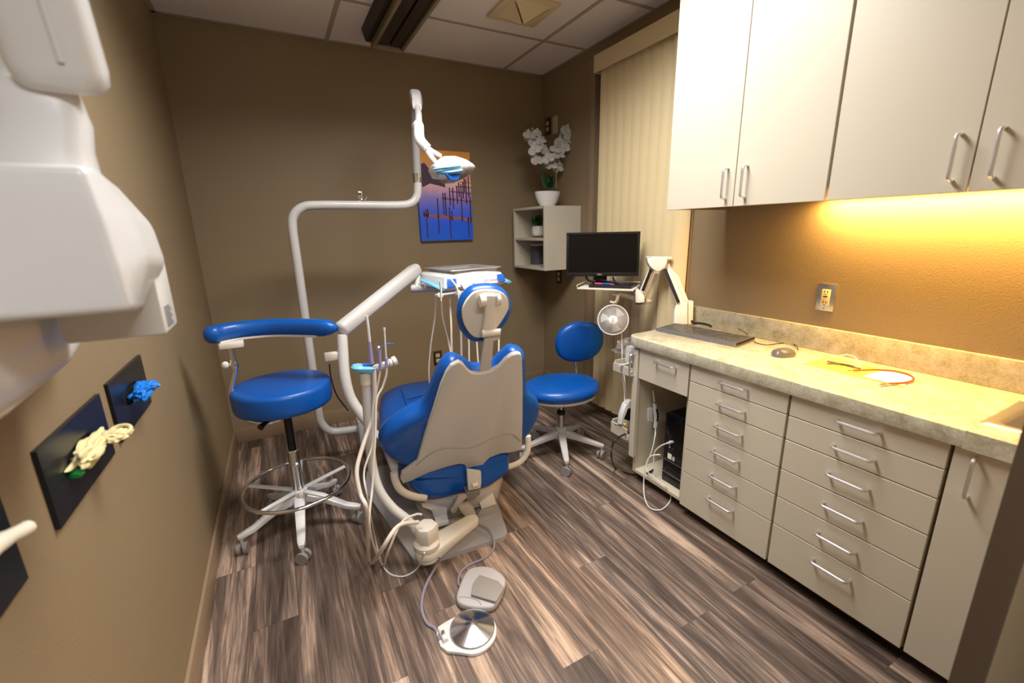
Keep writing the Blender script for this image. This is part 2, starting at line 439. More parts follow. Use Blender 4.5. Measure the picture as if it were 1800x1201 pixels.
# window casing, frame, glass
trim = struct('trim_1', box(new(), (XR-.016, WY1, .0), (XR, WY1+.062, 2.43), .003), M_trim)
struct('trim_2', box(new(), (XR-.016, WY0-.065, .0), (XR, WY0, 2.43), .003), M_trim)
win = thing('window_1', 'tall dark window behind the cream vertical blind', 'window', (XR+.07, 2.17, WZ0)); win['kind'] = 'structure'; del win['category']
bm = new()
for lo, hi in (((XR+.03, WY0, WZ0), (XR+.08, WY0+.05, WZ1)), ((XR+.03, WY1-.05, WZ0), (XR+.08, WY1, WZ1)), ((XR+.03, WY0+.05, WZ0), (XR+.08, WY1-.05, WZ0+.06)), ((XR+.03, WY0+.05, WZ1-.06), (XR+.08, WY1-.05, WZ1)), ((XR+.035, 2.15, WZ0+.06), (XR+.075, 2.19, WZ1-.06))):
    box(bm, lo, hi, .003)
put('window_frame', bm, M_vinylframe, win)
for a, b in ((WY0+.05, 2.15), (2.19, WY1-.05)):
    put('pane', box(new(), (XR+.05, a, WZ0+.06), (XR+.056, b, WZ1-.06)), M_nightglass, win, smooth=False)
put('window_sill', box(new(), (XR-.03, WY0, .045), (XR+.03, WY1, .07), .004), M_vinylframe, win)

# ================================================================== ceiling things
TY = 1.40
t = thing('ceiling_light', 'recessed fluorescent ceiling light panel above the dental chair', 'ceiling light', (.76, TY, ZC))
bm = new()
# sits in the bay over the drawers
for lo, hi in (((.16, TY-.29, ZC-.012), (1.36, TY-.265, ZC-.002)), ((.16, TY+.265, ZC-.012), (1.36, TY+.29, ZC-.002)), ((.16, TY-.265, ZC-.012), (.185, TY+.265, ZC-.002)), ((1.335, TY-.265, ZC-.012), (1.36, TY+.265, ZC-.002))): box(bm, lo, hi)
put('frame', bm, M_grid, t, smooth=False)
put('diffuser', box(new(), (.185, TY-.265, ZC-.006), (1.335, TY+.265, ZC-.003)), M_diff, t, smooth=False)

t = thing('air_vent', 'cream square ceiling air diffuser with pyramid vanes', 'vent', (1.366, 2.365, ZC))
vx0, vx1, vy0, vy1 = 1.215, 1.515, 2.225, 2.515
put('vent_plate', box(new(), (vx0, vy0, ZC-.016), (vx1, vy1, ZC), .004), M_vent, t)
cx, cy = (vx0+vx1)/2, (vy0+vy1)/2; i_ = .035
C4 = [V(vx0+i_, vy0+i_, ZC-.017), V(vx1-i_, vy0+i_, ZC-.017), V(vx1-i_, vy1-i_, ZC-.017), V(vx0+i_, vy1-i_, ZC-.017)]
for k in range(4):
    a, b = C4[k], C4[(k+1) % 4]; c = V(cx, cy, ZC-.03 if k % 2 else ZC-.045)
    mid = (a+b)/2
    bm = new(); up_ = V(0, 0, .012)
    p1 = a.lerp(b, .04); p2 = b.lerp(a, .04)
    prism(bm, [p1, p2, V(cx, cy, ZC-.075)+(mid-V(cx, cy, mid.z))*.06], up_)
    put('vane', bm, M_vent, t, smooth=False)

t = thing('ceiling_track', 'dark bronze two-tier track fixture fixed along the ceiling', 'light track', (.76, 2.3, ZC))
zt = 2.445
bm = new()
prism(bm, [V(.625, 1.5, ZC), V(.905, 1.5, ZC), V(.885, 1.5, zt), V(.645, 1.5, zt)], (0, 1.49, 0), .006); put('upper_housing', bm, M_bronze, t)
bm = new(); box(bm, (.672, 1.55, 2.405), (.69, 2.93, zt), .003); box(bm, (.836, 1.55, 2.405), (.854, 2.93, zt), .003); put('side_rail', bm, M_bronze2, t)
put('end_cap', box(new(), (.668, 2.925, 2.40), (.858, 2.975, zt), .008), M_bronze2, t)
bm = new(); box(bm, (.69, 1.55, 2.418), (.758, 2.925, zt), .004); put('track_channel', bm, M_bronze, t)
bm = new(); box(bm, (.768, 1.55, 2.418), (.836, 2.925, zt), .004); put('track_channel', bm, M_bronze, t)
put('track_slot', box(new(), (.758, 1.55, 2.435), (.768, 2.925, zt)), M_black, t, smooth=False)

# ================================================================== vertical blind
XBL = 1.985
t = thing('vertical_blind', 'cream vertical slat blind with valance covering the window', 'blind', (XBL, 2.1, .06))
va, vb = on_x(1044, 98, 1.93), on_x(1047, 127, 1.93)
vy1 = va.y; vz0, vz1 = vb.z, va.z
bm = new(); box(bm, (1.93, 1.62, vz0), (1.942, vy1, vz1), .002); box(bm, (1.942, vy1-.012, vz0), (XR-.017, vy1, vz1)); box(bm, (1.942, 1.62, vz1-.012), (XR-.017, vy1-.012, vz1))
put('valance', bm, M_blind, t, smooth=False)
put('headrail', box(new(), (1.965, 1.66, vz0+.02), (2.005, vy1-.02, vz1-.03)), M_cabin, t, smooth=False)
ya, yb = on_x(1206, 372, XBL).y-.01, on_x(1057, 300, XBL).y
ns = 10; pitch = (yb-ya)/ns; slat = None
for k in range(ns):
    yc = ya+pitch*(k+.5)
    if slat is None:
        bm = new(); prof = []
        wd = .089; nn = 8; ang = math.radians(30)
        for q in range(nn+1):
            u = (q/nn-.5)*wd; bow = -.012*(1-(2*q/nn-1)**2)
            prof.append((bow*math.cos(ang)-u*math.sin(ang), u*math.cos(ang)+bow*math.sin(ang)))
        lo, hi = [], []
        pts = [V(XBL+a, yc+b, .075) for a, b in prof]+[V(XBL+a+.0012, yc+b, .075) for a, b in prof[::-1]]
        prism(bm, pts, (0, 0, vz0+.02-.075)); slat = put('slat', bm, M_blind, t, angle=60)
        sc_ = slat.location + t.location
    else:
        inst(slat, 'slat', sc_+V(0, pitch*k, 0), t)

# ================================================================== base cabinets
XF = 1.56
def handle_mesh(L=.115, r=.0048, out=.03):
    # bar handle along +y, standing off along -x; ends touch the front at x=0
    bm = new(); h = L/2
    tube(bm, [(0, -h, 0), (-out+.012, -h, 0), (-out+.004, -h+.004, 0), (-out, -h+.012, 0), (-out, 0, 0), (-out, h-.012, 0), (-out+.004, h-.004, 0), (-out+.012, h, 0), (0, h, 0)], r, 8, 3)
    return bm
_hh = put('handle', handle_mesh(), M_alu); _hv = None
bm = handle_mesh(); bm.transform(Matrix.Rotation(math.pi/2, 4, 'X')); _hv = put('handle', bm, M_alu)
for h_ in (_hh, _hv): COL.objects.unlink(h_)
def handle(parent, x, y, z, vert=False):
    return inst(_hv if vert else _hh, 'handle', (x-.015, y, z), parent)
ZT = .762; ZB = .052
def carcass(name, y0, y1, t, open_=False):
    bm = new(); th = .016
    box(bm, (XF+.02, y0, ZB), (XR, y0+th, ZT)); box(bm, (XF+.02, y1-th, ZB), (XR, y1, ZT)); box(bm, (XF+.075, y0, 0), (XR, y0+th, ZB)); box(bm, (XF+.075, y1-th, 0), (XR, y1, ZB))
    box(bm, (XF+.02, y0+th, ZB), (XR, y1-th, ZB+th)); box(bm, (XR-th, y0+th, ZB+th), (XR, y1-th, ZT))
    
    if name != 'sink': box(bm, (XF+.02, y0+th, ZT-th), (XR-th, y1-th, ZT))
    put('carcass', bm, M_cabin if open_ else M_gap, t, smooth=False)
    put('toe_kick', box(new(), (XF+.06, y0, 0), (XF+.0745, y1, ZB)), M_kick, t, smooth=False)
def front(kind, y0, y1, z0, z1, t, hz=None, hy=None, vert=False):
    d = put(kind, box(new(), (XF, y0, z0), (XF+.0185, y1, z1), .0012, 1), M_cab, t, smooth=False)
    if hz is not None: handle(d, XF, (y0+y1)/2 if hy is None else hy, hz, vert)
    return d
g = .0018
Z6 = [ZT, .680, .587, .466, .350, .2315, ZB]; HZ = [.727, .634, .532, .415, .297, .183]
for (y0, y1, lab) in ((.831, 1.258, 'almond six-drawer base cabinet beside the open computer bay'), (.396, .822, 'almond six-drawer base cabinet next to the sink cabinet')):
    t = thing('drawer_cabinet', lab, 'cabinet', ((XF+XR)/2, (y0+y1)/2, 0), 'almond base cabinets under the worktop')
    carcass('c', y0-.003, y1+.003, t)
    for k in range(6):
        front('drawer', y0, y1, Z6[k+1]+g, Z6[k]-g, t, HZ[k])
t = thing('sink_cabinet', 'almond base cabinet with one tall door under the sink', 'cabinet', ((XF+XR)/2, .28, 0), 'almond base cabinets under the worktop')
carcass('sink', .174, .392, t)
front('door', .178, .387, ZB+g, ZT-g, t, .687, .341, True)
t = thing('open_cabinet', 'almond base cabinet with one drawer above an open computer bay', 'cabinet', ((XF+XR)/2, 1.41, 0), 'almond base cabinets under the worktop')
carcass('c', 1.263, 1.60, t, True)
front('drawer', 1.267, 1.572, .600, ZT-g, t, .722, 1.396)
put('drawer_box', box(new(), (XF+.02, 1.285, .615), (XR-.03, 1.56, .735)), M_cabin, t, smooth=False)
# end panel strip with a narrow upright handle and side bins
p = put('end_stile', box(new(), (XF-.004, 1.578, .145), (XF+.0195, 1.612, ZT-.012), .002), M_cab, t, smooth=False)
handle(p, XF-.004, 1.604, .665, True)

# ---- worktop
t = thing('worktop', 'speckled beige laminate worktop with backsplash over the base cabinets', 'worktop', (1.79, .9, ZT))
yl = 1.655
pts = [V(1.54, .172, ZT+.002), V(XR, .172, ZT+.002), V(XR, yl, ZT+.002), V(1.60, yl, ZT+.002)]
for k in range(1, 7):
    a = math.pi/2*k/6; pts.append(V(1.60-.06*math.sin(a), yl-.06+.06*math.cos(a), ZT+.002))
bm = new(); 
# slab cut by the sink opening: build as strips
sy0, sy1, sx0, sx1 = .19, .345, 1.66, 1.95
prism(bm, [p_ for p_ in pts if p_.y > .3]+[V(1.54, .36, ZT+.002), V(XR, .36, ZT+.002)][::1] if False else [V(XR, .37, ZT+.002), V(XR, yl, ZT+.002), V(1.60, yl, ZT+.002)]+pts[4:]+[V(1.54, .37, ZT+.002)], (0, 0, .051), .004)
put('slab', bm, M_counter, t)
for xa, xb in ((1.54, 1.64), (1.94, XR)): put('slab_end', box(new(), (xa, .172, ZT+.002), (xb, .3699, ZT+.053)), M_counter, t, smooth=False)
put('backsplash', box(new(), (XR-.02, .172, ZT+.053), (XR-.0005, yl, .918), .003), M_counter, t)
ZW = ZT+.053

t = thing('sink', 'stainless steel drop-in sink at the end of the worktop', 'sink', (1.79, .27, ZW))
bm = new()
o_ = [(1.627, .373), (1.945, .373), (1.945, .174), (1.627, .174)]
i_ = [(1.665, .335), (1.915, .335), (1.915, .174), (1.665, .174)]
oz = [V(x, y, ZW+.004) for x, y in o_]; iz = [V(x, y, ZW+.006) for x, y in i_]; bz = [V(x*.86+1.79*.14, min(y, .31), ZW-.15) for x, y in i_]
lowo = [V(x, y, ZW+.0005) for x, y in o_]
vs = [[bm.verts.new(q) for q in r] for r in (lowo, oz, iz, bz)]
for a, b in zip(vs, vs[1:]):
    for k in range(4): bm.faces.new((a[k], a[(k+1) % 4], b[(k+1) % 4], b[k]))
bm.faces.new(vs[3])
bmesh.ops.bevel(bm, geom=[e for e in bm.edges if not e.is_boundary], offset=.012, segments=3, profile=.5, affect='EDGES')
bmesh.ops.recalc_face_normals(bm, faces=bm.faces)
put('basin', bm, M_steel, t)
lathe(bm := new(), [(.0, 0), (.035, 0), (.035, .003), (.0, .003)], (1.79, .25, ZW-.149), 16); put('drain', bm, M_chrome, t)

# ================================================================== upper cabinets
XU = 1.623; UZ0, UZ1 = 1.425, 2.36
for y0, y1, lab, hs in ((.843, 1.515, 'almond two-door wall cabinet beside the blind', (1.213, 1.131)), (.172, .837, 'almond two-door wall cabinet above the glowing light strip', (.534, .455))):
    t = thing('wall_cabinet', lab, 'cabinet', ((XU+XR)/2, (y0+y1)/2, UZ0), 'almond wall cabinets')
    bm = new(); th = .018
    box(bm, (XU+.0205, y0, UZ0+(.036 if y1 > 1 else 0)), (XR, y0+th, UZ1)); box(bm, (XU+.0205, y1-th, UZ0+(0 if y1 > 1 else .036)), (XR, y1, UZ1))
    box(bm, (XU+.0205, y0+th, UZ0+.036), (XR, y1-th, UZ0+.036+th)); box(bm, (XU+.0205, y0+th, UZ1-th), (XR, y1-th, UZ1)); box(bm, (XR-.012, y0+th, UZ0+th), (XR, y1-th, UZ1-th))
    put('carcass', bm, M_gap, t, smooth=False)
    put('side_skin', box(new(), (XU+.0205, y1 if y1 > 1 else y0-.001, UZ0), (XR-.001, (y1 if y1 > 1 else y0-.001)+.001, UZ1)), M_cab, t, smooth=False)
    ym = 1.178 if y1 > 1 else .4995
    for a, b, hy in ((y0+.0015, ym-.0015, hs[1]), (ym+.0015, y1-.001, hs[0])):
        d = put('door', box(new(), (XU, a, UZ0-.002), (XU+.0195, b, UZ1-.002), .0012, 1), M_cab, t, smooth=False)
        handle(d, XU, hy, 1.511, True)

t = thing('under_cabinet_light', 'warm glowing light strip fixed under the wall cabinets', 'light', (1.93, .62, UZ0))
put('housing', box(new(), (1.97, .195, UZ0+.025), (2.01, 1.05, UZ0+.0355), .002), M_cabin, t)
put('diffuser', box(new(), (1.975, .20, UZ0+.021), (2.005, 1.045, UZ0+.0248), .001), M_led, t)
area('under_cabinet_lamp', (1.99, .62, UZ0+.019), (.03, .84), 21, (1, .59, .16))

# ================================================================== wall plates
def wall_plate(name, label, face, c, w_, h_, m, kind):
    c = Vector(c); t = thing(name, label, 'outlet' if kind != 'switch' else 'switch', c)
    nrm, rt = (V(-1, 0, 0), V(0, -1, 0)) if face == 'x' else (V(0, -1, 0), V(1, 0, 0))
    def bx(nm, u0, u1, z0, z1, d0, d1, mm, par, bev=0):
        a = c+rt*u0+nrm*d0+V(0, 0, z0); b = c+rt*u1+nrm*d1+V(0, 0, z1)
        lo = [min(a[i], b[i]) for i in range(3)]; hi = [max(a[i], b[i]) for i in range(3)]
        return put(nm, box(new(), lo, hi, bev), mm, par, smooth=bool(bev))
    pl = bx('cover_plate', -w_/2, w_/2, -h_/2, h_/2, 0, .006, m, t, .002)
    if kind == 'duplex':
        for s in (-1, 1):
            f = bx('socket', -.016, .016, s*.021-.014, s*.021+.014, .006, .008, M_ivory, t)
            for q in (-.006, .006): bx('slot', q-.0012, q+.0012, s*.021-.003, s*.021+.006, .008, .0086, M_ink, f)
            bx('slot', -.002, .002, s*.021-.010, s*.021-.006, .008, .0086, M_ink, f)
    if kind == 'gfci':
        f = bx('socket_body', -.0165, .0165, -.034, .034, .006, .009, M_ivory, t, .001)
        for s in (-1, 1):
            for q in (-.006, .006): bx('slot', q-.0014, q+.0014, s*.022-.003, s*.022+.007, .009, .0096, M_ink, f)
            bx('slot', -.0022, .0022, s*.022-.011, s*.022-.007, .009, .0096, M_ink, f)
        bx('button', -.008, .008, .001, .006, .009, .0105, M_ink, f); bx('button', -.008, .008, -.006, -.001, .009, .0105, M_ivory, f)
    if kind == 'switch':
        bx('toggle', -.005, .005, -.004, .010, .006, .014, M_swplate, t)
    for s in (-1, 1):
        bx('screw', -.0025, .0025, s*h_*.42-.0025, s*h_*.42+.0025, .006, .0068, M_chrome, t)
wall_plate('outlet', 'chrome-plated outlet with ivory socket on the wall above the worktop', 'x', (XR, .994, 1.046), .072, .114, M_steel, 'gfci')
wall_plate('outlet', 'brown outlet low on the back wall behind the dental chair', 'y', (1.038, YB, .372), .07, .115, M_brownplate, 'duplex')
wall_plate('outlet', 'dark outlet plate with two sockets beside the light switch', 'x', (XR, 3.165, 2.132), .075, .125, M_brownplate, 'duplex')
wall_plate('light_switch', 'almond switch plate on the wall above the orchid', 'x', (XR, 3.062, 2.124), .07, .125, M_swplate, 'switch')
wall_plate('outlet', 'brown outlet under the corner shelf beside the monitor', 'x', (XR, 3.0, .97), .07, .115, M_brownplate, 'duplex')

# ================================================================== canvas print
t = thing('canvas_print', 'canvas print of a sunset over water and wooden piers', 'picture', (1.175, YB-.015, 1.28))
ax0, ax1, az0, az1 = .965, 1.375, 1.283, 1.912
put('canvas', box(new(), (ax0, YB-.03, az0), (ax1, YB-.0005, az1)), M_print, t, smooth=False)
M_pier = mat('pier_print', srgb(165, 95, 98), .5); M_pile = mat('pile_print', srgb(70, 42, 66), .5); M_trees = mat('treeline_print', srgb(84, 58, 84), .5)
aw, ah = ax1-ax0, az1-az0
def A(u, v): return V(ax0+u*aw, YB-.0303, az0+v*ah)
def flat(nm, uv, m):
    prism(bm := new(), [A(u, v) for u, v in uv], (0, -.0006, 0)); put(nm, bm, m, t, smooth=False)
flat('printed_treeline', [(0, .62), (.1, .60), (.22, .64), (.38, .62), (.5, .60), (.5, .66), (.42, .72), (.36, .80), (.3, .84), (.22, .80), (.14, .86), (.06, .84), (0, .88)], M_trees)
for (u0, v0, u1, v1, th_) in ((.06, .28, 1, .215, .035), (.44, .47, 1, .435, .022), (.6, .55, 1, .53, .016), (.7, .61, 1, .60, .012), (.78, .66, 1, .655, .008)):
    flat('printed_pier', [(u0, v0), (u1, v1), (u1, v1+th_), (u0, v0+th_)], M_pier)
for (u, b_, t_) in ((.12, .03, .36), (.08, .27, .34), (.15, .27, .36), (.34, .08, .48), (.56, .02, .38), (.6, .22, .34), (.92, .02, .26), (.97, .2, .5), (.45, .30, .54), (.49, .28, .54), (.64, .36, .60), (.58, .4, .6), (.72, .42, .62), (.8, .22, .64), (.84, .48, .67), (.9, .42, .70), (.95, .5, .73), (.76, .5, .66), (.87, .55, .71)):
    flat('printed_pile', [(u-.011, b_), (u+.011, b_), (u+.011, t_), (u-.011, t_)], M_pile)
# ================================================================== dental chair
def zz(ox, oy, s): return lambda x, y: (ox+x/s, oy+y/s)
z7 = zz(600, 430, 3.0025); z8 = zz(600, 780, 3.0027); zt_ = zz(660, 840, 7.5)
TH = math.radians(8); CU = V(math.cos(TH), -math.sin(TH), 0); CV = V(math.sin(TH), math.cos(TH), 0); CO = V(.62, 1.75, 0)
def C(u, v, z): return CO+CU*u+CV*v+V(0, 0, z)
def cv(px, v): return on_plane(px[0], px[1], C(0, v, 0), CV)
chair = thing('dental_chair', 'blue upholstered dental chair with beige back shell seen from behind', 'dental chair', (.62, 1.9, 0))
# base plate
bp = [on_z(734, 993, .02), on_z(894, 941, .02), on_z(868, 865, .02), C(.30, .62, .02), C(-.40, .62, .02), on_z(640, 860, .02)]
bm = new(); prism(bm, bp, (0, 0, -.02), 0)
bmesh.ops.bevel(bm, geom=[e for e in bm.edges if abs((e.verts[0].co-e.verts[1].co).z) > .015], offset=.035, segments=4, profile=.5, affect='EDGES')
put('base_plate', bm, M_plate, chair)
bm = new(); loft(bm, [sellipse(C(-.02, .30, z), CU*a, CV*b, 24, 4) for z, a, b in ((.02, .17, .30), (.09, .165, .29), (.13, .15, .26), (.20, .14, .24))]); put('lift_column', bm, M_beige, chair)
# seat pan and seat cushion
bm = new()
loft(bm, [sellipse(C(.02, v, z), CU*a, V(0, 0, h), 24, 3.2) for v, z, a, h in ((-.05, .105, .10, .03), (-.03, .11, .17, .045), (.05, .13, .22, .06), (.30, .16, .26, .06), (.60, .18, .24, .05), (.64, .18, .15, .03))])
put('seat_pan', bm, M_mgrey, chair)
bm = new()
loft(bm, [sellipse(C(.035+c, v, z), CU*a, V(0, 0, h), 32, e) for v, z, a, h, c, e in ((.02, .36, .24, .05, 0, 2.6), (.04, .36, .29, .075, 0, 3), (.10, .345, .345, .10, 0, 3.4), (.30, .33, .355, .11, 0, 3.6), (.55, .335, .345, .125, 0, 3.6), (.72, .34, .325, .13, 0, 3.6), (.82, .32, .30, .12, 0, 3.4), (1.0, .27, .26, .09, 0, 3.2), (1.14, .23, .21, .06, 0, 3), (1.19, .215, .15, .035, 0, 2.6))])
st = put('seat_cushion', bm, M_blue, chair)
for us in (-1, 1):
    bm = new(); tube(bm, [C(.035+us*.20, v, z) for v, z in ((.12, .446), (.3, .444), (.5, .462), (.66, .468))], .004, 6); put('stitched_seam', bm, M_blue, st)
bm = new(); tube(bm, [C(u, v, z) for u, v, z in ((-.165, .50, .461), (.03, .54, .464), (.235, .50, .461))], .004, 6); put('stitched_seam', bm, M_blue, st)
# rounded rear end of the seat, seen under the shell
rear = [(335, 170), (345, 205), (365, 240), (405, 272), (465, 295), (540, 290), (620, 268), (700, 246), (770, 232), (830, 196), (885, 150), (892, 90), (880, 30), (740, -10), (560, 20), (400, 90)]
bm = new(); puff(bm, catmull([cv(z8(*p_), -.03) for p_ in rear], 4, True), CV, .14, .045, .0); 
bm.transform(Matrix.Translation(-CV*.03)); rs = put('seat_rear', bm, M_blue, chair)
for p1, p2 in (((520, 205), (555, 258)), ((455, 200), (490, 262)), ((840, 100), (858, 160))):
    a, b = cv(z8(*p1), -.05), cv(z8(*p2), -.046); bm = new(); tube(bm, [a, (a+b)/2-CV*.004, b], [.002, .004], 6); put('tuft_seam', bm, M_blue, rs)
# back: a tilted plane
Q0 = C(0, -.06, .30); SL = (C(0, -.34, .885)-Q0).normalized(); NB = CU.cross(SL).normalized()
if NB.dot(CV) < 0: NB = -NB
def bk(px, off=0): return on_plane(px[0], px[1], Q0+NB*off, NB)
cush = [(600, 588), (560, 596), (520, 630), (485, 700), (455, 775), (415, 842), (330, 885), (240, 945), (198, 1000), (200, 1050), (240, 1095), (310, 1132), (400, 1152), (560, 1130), (760, 1090), (900, 1040), (965, 990), (1010, 930), (1036, 860), (1028, 800), (972, 748), (966, 660), (962, 570), (935, 545), (890, 546), (840, 585), (800, 622), (750, 640), (700, 640), (655, 608)]
bm = new(); puff(bm, catmull([bk(z7(*p_), .075) for p_ in cush], 3, True), NB, .11, .045, .0); bm.transform(Matrix.Translation(-NB*.055))
bc = put('back_cushion', bm, M_blue, chair)
shell = [z7(*p_) for p_ in ((400, 1150), (440, 1010), (485, 880), (525, 750), (555, 680), (580, 643), (622, 622), (645, 635), (668, 665), (690, 682), (730, 686), (790, 672), (835, 648), (870, 608), (900, 586), (935, 577), (950, 583), (956, 610), (959, 760), (958, 920), (955, 1040), (952, 1078))]
shell += [z8(*p_) for p_ in ((955, 35), (900, 48), (840, 55), (785, 75), (755, 105), (742, 150), (738, 180), (668, 190), (664, 140), (650, 114), (620, 110), (560, 124), (460, 156), (370, 198), (325, 214), (312, 190), (320, 160), (360, 130))]
bm = new(); prism(bm, [bk(p_) for p_ in shell], NB*.022, .006, 3); bs = put('back_shell', bm, M_beige, chair, angle=30)
bm = new(); tube(bm, [bk(z7(*p_), -.001) for p_ in ((395, 1165), (470, 1105), (540, 1075), (620, 1072), (700, 1066), (780, 1030), (850, 1000), (905, 1002), (945, 1035))], .0022, 6); put('shell_groove', bm, M_mgrey, bs)
bm = new(); prism(bm, [cv(z8(*p_), -.115) for p_ in ((738, 150), (740, 205), (736, 236), (672, 250), (666, 190), (664, 140))], CV*.02, .003); tb = put('shell_tab', bm, M_beige, chair)
bm = new(); cyl(bm, cv(z8(692, 222), -.122), cv(z8(720, 214), -.122), .0105, n=12); put('hinge_barrel', bm, M_cream, tb)
# neck strip, headrest
bm = new(); prism(bm, [bk(z7(*p_), .012) for p_ in ((728, 684), (740, 600), (757, 500), (845, 450), (838, 500), (805, 512), (797, 600), (786, 676))], NB*.012, .003); put('headrest_bar', bm, M_beige, chair)
HQ = C(0, -.335, .95); HS = (C(0, -.375, 1.15)-HQ).normalized(); HN = CU.cross(HS).normalized()
if HN.dot(CV) < 0: HN = -HN
def hd(px, off=0): return on_plane(px[0], px[1], HQ+HN*off, HN)
ho = [(760, 211), (690, 224), (640, 268), (614, 330), (613, 400), (632, 458), (672, 502), (720, 514), (770, 505), (820, 475), (858, 425), (888, 375), (898, 325), (880, 262), (830, 220)]
bm = new(); puff(bm, catmull([hd(z7(*p_), .035) for p_ in ho], 4, True), HN, .075, .032, .012); bm.transform(Matrix.Translation(-HN*.028)); put('headrest_cushion', bm, M_blue, chair)
hi = [(755, 240), (700, 256), (660, 300), (640, 350), (645, 410), (672, 462), (705, 490), (745, 492), (790, 475), (835, 425), (872, 365), (886, 325), (872, 275), (825, 245)]
bm = new(); prism(bm, catmull([hd(z7(*p_), -.002) for p_ in hi], 3, True), HN*.016, .004); put('headrest_shell', bm, M_cream, chair)
def hb(*p_): return hd(z7(*p_), -.03)
bm = new(); prism(bm, catmull([hb(*p_) for p_ in ((745, 285), (752, 272), (790, 268), (826, 274), (832, 290), (828, 330), (818, 380), (816, 430), (822, 470), (800, 488), (765, 490), (748, 470), (752, 430), (758, 380), (757, 330))], 2, True), HN*.03, .006); br = put('headrest_bracket', bm, M_cream, chair)
bm = new(); cyl(bm, hb(730, 300), hb(760, 297), .0215, n=16); put('hinge_knob', bm, M_cream, br)
bm = new(); cyl(bm, hb(818, 292), hb(836, 290), .0215, n=16); put('hinge_knob', bm, M_cream, br)
bm = new(); cyl(bm, hb(742, 472), hb(834, 462), .0135, n=16); put('hinge_knob', bm, M_cream, br)
# arm supports
bm = new(); tube(bm, [cv(z8(x, y), -.05+.0*x) for x, y in ((278, 150), (284, 190), (305, 235), (345, 265), (400, 282), (450, 285))], .0135, 10, flat=(1.0, 1.25)); put('arm_support', bm, M_cream, chair)
bm = new(); tube(bm, [cv(z8(x, y), .02) for x, y in ((985, -40), (985, 20), (972, 65), (940, 100), (890, 120), (850, 125))], .0125, 10, flat=(1.0, 1.3)); put('arm_support', bm, M_cream, chair)
bm = new(); prism(bm, [cv(z8(*p_), -.03) for p_ in ((180, -40), (230, 60), (262, 150), (300, 150), (305, 110), (240, 10))], CV*.10, .01); put('side_cover', bm, M_grey, chair)
# rear pivot with swing arm, levers and foot-switch housing
A_ = cv(zt_(680, 900), -.27); zA = .062
A_ = V(A_.x, A_.y, 0); B_ = cv(zt_(1270, 560), -.16); B_ = V(B_.x, B_.y, 0)
dr = (B_-A_).normalized(); pr = V(-dr.y, dr.x, 0)
def capsule(r1, r2, z):
    pts = []
    for k in range(11): a = math.pi/2+math.pi*k/10; pts.append(A_+dr*math.cos(a)*r1+pr*math.sin(a)*r1+V(0, 0, z))
    for k in range(11): a = -math.pi/2+math.pi*k/10; pts.append(B_+dr*math.cos(a)*r2+pr*math.sin(a)*r2+V(0, 0, z))
    return pts
bm = new(); prism(bm, capsule(.052, .030, zA+.012), (0, 0, .035), .006); sw = put('swing_arm', bm, M_cream, chair)
bm = new(); prism(bm, capsule(.046, .012, zA-.008), (0, 0, .019), .006); put('arm_underside', bm, M_grey, sw)
bm = new(); lathe(bm, [(.050, 0), (.052, .004), (.052, .022), (.047, .028), (.043, .034)], A_+V(0, 0, zA+.048), 28)
put('pivot_collar', bm, M_cream, sw)
bm = new()
hp = [A_+dr*a+pr*b for a, b in ((-.040, -.018), (-.02, -.042), (.012, -.040), (.040, -.030), (.042, .012), (.02, .038), (-.02, .036), (-.040, .014))]
prism(bm, [p_+V(0, 0, zA+.080) for p_ in hp], (0, 0, .070), .006); put('pivot_housing', bm, M_cream, sw)
bm = new(); prism(bm, [cv(zt_(*p_), -.14) for p_ in ((1100, 395), (1240, 365), (1300, 410), (1345, 520), (1320, 595), (1230, 605), (1180, 520), (1115, 440))], CV*.04, .008); put('release_pedal', bm, M_mgrey, chair)
bm = new(); prism(bm, [cv(zt_(*p_), -.12) for p_ in ((1085, 250), (1190, 225), (1215, 260), (1120, 360), (1060, 470), (1010, 478), (990, 440), (1040, 360))], CV*.022, .006); put('release_lever', bm, M_mgrey, chair)
bm = new(); prism(bm, [cv(zt_(*p_), -.11) for p_ in ((800, 600), (965, 565), (970, 610), (820, 660))], CV*.05, .003); put('terminal_block', bm, M_white, chair)
bm = new(); prism(bm, [cv(zt_(*p_), -.06) for p_ in ((620, 390), (940, 400), (960, 560), (800, 600), (740, 440))], CV*.10, .004); put('rear_cover', bm, M_grey, chair)
bm = new(); prism(bm, [cv(zt_(*p_), -.06) for p_ in ((1375, 340), (1550, 200), (1595, 350), (1400, 420))], CV*.09, .003); put('side_box', bm, M_cream, chair)
bm = new(); prism(bm, [cv(zt_(*p_), -.055) for p_ in ((1390, 425), (1580, 360), (1575, 470), (1530, 545), (1415, 580), (1340, 500))], CV*.08, .006); put('side_drum', bm, M_mgrey, chair)
bm = new(); prism(bm, [cv(zt_(*p_), -.10) for p_ in ((1190, 180), (1380, 150), (1380, 230), (1200, 310))], CV*.05, .004); put('hinge_mount', bm, M_dgrey, chair)

